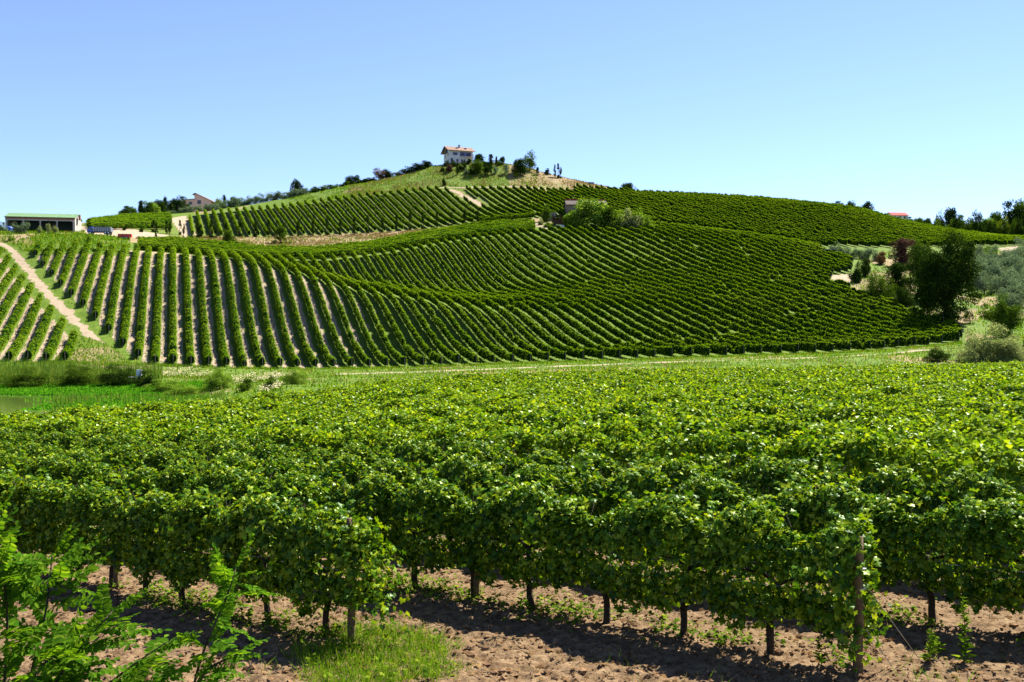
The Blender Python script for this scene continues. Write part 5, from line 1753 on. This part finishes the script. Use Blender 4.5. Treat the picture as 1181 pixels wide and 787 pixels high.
# ------------------------------------------------------------------ near ground: weeds, grass tufts, clods
rngn = np.random.default_rng(77)
def near_pts(n, u0, u1, v0, v1, seed, clump=None):
    rng = np.random.default_rng(seed)
    d = rng.uniform(8.5, 20, n * 3)
    u = rng.uniform(u0, u1, n * 3)
    x = (u - CU) / F_PX * d
    v = CV - (T(x, d) - ZC) / d * F_PX
    k = (v > v0) & (v < v1)
    if clump:
        k &= fbm(x * clump[0], d * clump[0], seed, 3) > clump[1]
    x, d = x[k][:n], d[k][:n]
    return np.stack([x, d, T(x, d)], 1)
gp = near_pts(26000, 330, 640, 700, 800, 41)
gu = CU + gp[:, 0] / gp[:, 1] * F_PX
gv = CV - (gp[:, 2] - ZC) / gp[:, 1] * F_PX
blob = np.hypot((gu - 440) / 95, (gv - 765) / 42) + .9 * (fbm(gp[:, 0] * 1.6, gp[:, 1] * 1.6, 88, 3) - .5) + .25 * RNG.random(len(gp))
gp = gp[blob < 1.0]
scatter_blades('foreground_grass', 'grass', np.concatenate([gp, near_pts(1500, 560, 1181, 760, 800, 42, (1.0, .55)), near_pts(700, 100, 420, 690, 800, 43, (1.0, .6))]), .04, .30, .006, .014, 44, .8)
ground_weed_pts = gp[RNG.random(len(gp)) < .05]
scatter_blades('foreground_dry_grass', 'dry_grass', near_pts(2500, 250, 1181, 690, 800, 45, (.8, .5)), .04, .16, .004, .010, 46, 1.2)

def ground_leaves(name, pts, seed, smin=.03, smax=.08, mat='weed'):
    rng = np.random.default_rng(seed)
    n = len(pts)
    P = pts + np.stack([np.zeros(n), np.zeros(n), .02 + .16 * rng.random(n) ** 2], 1)
    V, F = leaves(GRAPE, P, np.array([0, 0, 1.0]) + .7 * rnd_dir(n, rng), rnd_dir(n, rng), smin + (smax - smin) * rng.random(n))
    return tag(link(name, mesh_np(name, V, F, [M[mat]])), None, None, None, 'stuff')
rows_pts = []
for r in range(0, 4):
    n = 6500
    t = rngn.uniform(T_START[r] - .5, T_START[r] + 24, n)
    w = rngn.normal(0, .32, n)
    x = (ROW0 + r * ROW_S + w) * FN[0] + t * FE[0]
    y = (ROW0 + r * ROW_S + w) * FN[1] + t * FE[1]
    k = (y > 8.5) & (fbm(x * .7, y * .7, 91 + r, 3) > .47)
    rows_pts.append(np.stack([x[k], y[k], T(x[k], y[k])], 1))
ground_leaves('undervine_weeds', np.concatenate(rows_pts + [ground_weed_pts]), 92)

def clods():
    rng = np.random.default_rng(5)
    p = near_pts(5000, -60, 1240, 640, 800, 61, (.5, .30))
    ico = np.array([(0, 0, -1), (.89, 0, -.45), (.28, .85, -.45), (-.72, .53, -.45), (-.72, -.53, -.45), (.28, -.85, -.45), (.72, .53, .45), (-.28, .85, .45), (-.89, 0, .45), (-.28, -.85, .45), (.72, -.53, .45), (0, 0, 1)])
    fc = np.array([(0, 2, 1), (0, 3, 2), (0, 4, 3), (0, 5, 4), (0, 1, 5), (1, 2, 6), (2, 3, 7), (3, 4, 8), (4, 5, 9), (5, 1, 10), (1, 6, 10), (2, 7, 6), (3, 8, 7), (4, 9, 8), (5, 10, 9), (6, 7, 11), (7, 8, 11), (8, 9, 11), (9, 10, 11), (10, 6, 11)])
    s = .010 + .050 * rng.random(len(p)) ** 4
    v = ico[None] * (1 + .3 * rng.normal(size=(len(p), 12, 1))) * s[:, None, None] * np.array([1, 1, .75])
    v = v + p[:, None, :] + np.array([0, 0, .005])
    f = (fc[None] + (np.arange(len(p)) * 12)[:, None, None]).reshape(-1, 3)
    m = plain_mat('clod_soil', (.21, .130, .075), (.10, .060, .034), 6, 1.0, 0, .4, 0.0)
    tag(link('soil_clods', mesh_np('soil_clods', v, [f], [m])), None, None, None, 'stuff')
clods()

def litter():
    rng = np.random.default_rng(17)
    p = near_pts(2600, -60, 1240, 660, 800, 62, (.6, .34))
    n = len(p)
    N = np.array([0, 0, 1.0]) + .5 * rnd_dir(n, rng)
    V, F = leaves(GRAPE, p + np.array([0, 0, .02]), N, rnd_dir(n, rng), .03 + .05 * rng.random(n))
    tag(link('dead_leaves', mesh_np('dead_leaves', V, F, [M['brown_leaf']])), None, None, None, 'stuff')
    p = near_pts(500, -60, 1240, 660, 800, 63, (.6, .36))
    mb = MB()
    for q in p:
        a = rng.random() * 2 * pi
        l = .08 + .25 * rng.random()
        d = np.array([cos(a) * l, sin(a) * l, .02 * rng.normal()])
        mb.tube([q + (0, 0, .015), q + d * .5 + np.array([0, 0, .03 + .02 * rng.random()]), q + d + (0, 0, .015)], [.004, .004, .003], 4)
    tag(mb.build('prunings', M['bark']), None, None, None, 'stuff')
litter()

def tall_weed(u, vb, h, label, seed):
    rng = np.random.default_rng(seed)
    p = at(u, vb, 9, 22)
    o = empty('tall_weed', p, 0, label, 'weed')
    zz = np.linspace(-.03, h, 9)
    wb = rng.normal(0, .008, (9, 2)).cumsum(0)
    st = np.stack([wb[:, 0], wb[:, 1], zz], 1)
    MB().tube(st, np.linspace(.008, .003, 9), 5).build('stem', M['weed'], o)
    n = int(150 * h)
    f = rng.random(n) ** .9
    z = f * h
    a = rng.random(n) * 2 * pi
    base = np.stack([np.interp(z, zz, wb[:, 0]), np.interp(z, zz, wb[:, 1]), z], 1)
    out = np.stack([np.cos(a), np.sin(a), .35 + .4 * rng.random(n)], 1)
    V, F = leaves(KITE, base, np.stack([-np.cos(a) * .4, -np.sin(a) * .4, np.ones(n)], 1) + .4 * rnd_dir(n, rng), out, (.14 - .09 * f) * (.7 + .6 * rng.random(n)), np.full(n, .45))
    link('leaves', mesh_np('leaves', V, F, [M['weed']]), o)
tall_weed(1112, 776, .85, 'tall leafy weed spike on the bare soil at lower right', 1)
tall_weed(1071, 770, .42, 'shorter weed spike left of the tall one at lower right', 2)
tall_weed(945, 770, .30, 'small weed between second-row trunks at lower right', 3)
tall_weed(1085, 757, .22, 'small weed sprout behind the shorter spike', 4)

# ------------------------------------------------------------------ robinia bush close to the camera
def frond_mesh(seed, L=.34, pairs=10):
    rng = np.random.default_rng(seed)
    t = np.linspace(0, 1, 12)
    bend = rng.uniform(.10, .30)
    rach = np.stack([.03 * np.sin(t * 3 + seed), t * L, -bend * L * t ** 2], 1)
    mb = MB()
    mb.tube(rach, np.linspace(.0022, .0010, 12), 4)
    lv = np.array([(0, 0, 0), (.24, .18, .05), (.30, .5, .07), (.20, .84, .04), (0, 1, -.02), (-.20, .84, .04), (-.30, .5, .07), (-.24, .18, .05), (0, .5, .0)])
    lf = np.array([(8, i, (i + 1) % 8) for i in range(8)])
    P, N, Tp, S = [], [], [], []
    for k in range(pairs):
        f = (k + 1.2) / (pairs + 1.2)
        b = np.array([np.interp(f, t, rach[:, i]) for i in range(3)])
        for s_ in (-1, 1):
            P.append(b)
            Tp.append((s_ * 1.0, .28 + .12 * rng.normal(), -.25 + .2 * rng.normal()))
            N.append((s_ * .25 + .2 * rng.normal(), .15 * rng.normal(), 1))
            S.append(.047 * (.75 + .5 * math.sin(pi * min(f * 1.05, 1))) * rng.uniform(.85, 1.12))
    P.append(rach[-1]); Tp.append((0, 1, -.3)); N.append((0, .2, 1)); S.append(.042)
    V, F = leaves((lv, lf), np.array(P), np.array(N, float), np.array(Tp, float), np.array(S))
    v0 = np.concatenate(mb.v)
    q = np.array(mb.f4)
    return mesh_np('frond', np.concatenate([v0, V]), [q, F[0] + len(v0)], [M['robinia']])
FRONDS = [frond_mesh(i, .34 - .03 * (i % 3), 10 + i % 3) for i in range(5)]
from mathutils import Vector, Matrix

def px3(u, v, d):
    return np.array([(u - CU) / F_PX * d, d, ZC + zrel(v, d)])

def robinia(name, label, branches, seed, dens, fsc=1.0):
    rng = np.random.default_rng(seed)
    b0 = branches[0][0]
    root = np.array([b0[0], b0[1], float(T(b0[0], b0[1]))])
    o = empty(name, root, 0, label, 'bush')
    for br, droop in [(b, 0) for b in branches]:
        br = np.asarray(br)
        # smooth the polyline
        s = np.linspace(0, len(br) - 1, 14)
        pts = np.stack([np.interp(s, range(len(br)), br[:, i]) for i in range(3)], 1)
        for _ in range(2):
            pts[1:-1] = (pts[:-2] + 2 * pts[1:-1] + pts[2:]) / 4
        MB().tube(pts - root, np.linspace(.0085, .003, 14), 6).build('branch', M['vine_bark'], o, smooth=True)
        ln = np.linalg.norm(np.diff(pts, axis=0), axis=1).sum()
        n = max(3, int(ln * dens))
        for k in range(n):
            f = .28 + .72 * (k + rng.random() * .5) / n
            f = min(f, 1)
            q = np.array([np.interp(f * 13, range(14), pts[:, i]) for i in range(3)])
            tg = unit(np.array([np.interp(min(f * 13 + .6, 13), range(14), pts[:, i]) - np.interp(max(f * 13 - .6, 0), range(14), pts[:, i]) for i in range(3)]))
            side = unit(np.cross(tg, (0, 0, 1.0)) + .25 * rng.normal(size=3)) * (1 if k % 2 else -1)
            dr = unit(tg * (.55 if f < .95 else 1.4) + side * (1.0 if f < .95 else .2) + np.array([.35, -.1, -.02]) + np.array([.3, .3, .14]) * rng.normal(size=3))
            up = unit(np.array([.15 * rng.normal(), -.2 + .2 * rng.normal(), 1.0]))
            x = unit(np.cross(dr, up))
            z = np.cross(x, dr)
            m = Matrix(((x[0], dr[0], z[0], 0), (x[1], dr[1], z[1], 0), (x[2], dr[2], z[2], 0), (0, 0, 0, 1)))
            fr = link('frond', FRONDS[int(rng.integers(0, 5))], o)
            sc = fsc * rng.uniform(.75, 1.1) * (1 - .25 * (f > .9))
            fr.matrix_local = Matrix.Translation(Vector(q - root)) @ m @ Matrix.Scale(sc, 4)
    return o
B = lambda *p: [px3(*q) for q in p]
robinia('robinia_bush', 'feathery-leaved robinia bush filling the lower left corner', [
    B((-20, 1000, 4.4), (5, 800, 4.4), (10, 700, 4.3), (-5, 625, 4.3)), B((-10, 1000, 4.5), (30, 800, 4.5), (55, 700, 4.6), (60, 640, 4.7)),
    B((0, 1000, 4.2), (40, 830, 4.2), (80, 760, 4.2), (130, 705, 4.3)), B((10, 1000, 4.4), (70, 860, 4.4), (120, 790, 4.4), (190, 742, 4.4)),
    B((20, 1000, 4.0), (60, 900, 4.0), (110, 830, 4.0), (190, 790, 4.1)), B((-30, 1000, 4.7), (-60, 800, 4.7), (-50, 680, 4.7), (-30, 610, 4.8)),
    B((-10, 1000, 4.1), (0, 860, 4.1), (30, 790, 4.1), (70, 745, 4.1)), B((-60, 1000, 4.3), (-80, 850, 4.3), (-70, 740, 4.3), (-40, 680, 4.3))], 5, 24, .85)
robinia('robinia_shoot', 'single young robinia shoot with bright fronds right of the bush', [
    B((205, 1000, 4.3), (218, 800, 4.3), (240, 735, 4.3), (262, 690, 4.3), (272, 655, 4.35)),
    B((222, 800, 4.3), (240, 770, 4.3), (280, 752, 4.25))], 9, 17, .72)
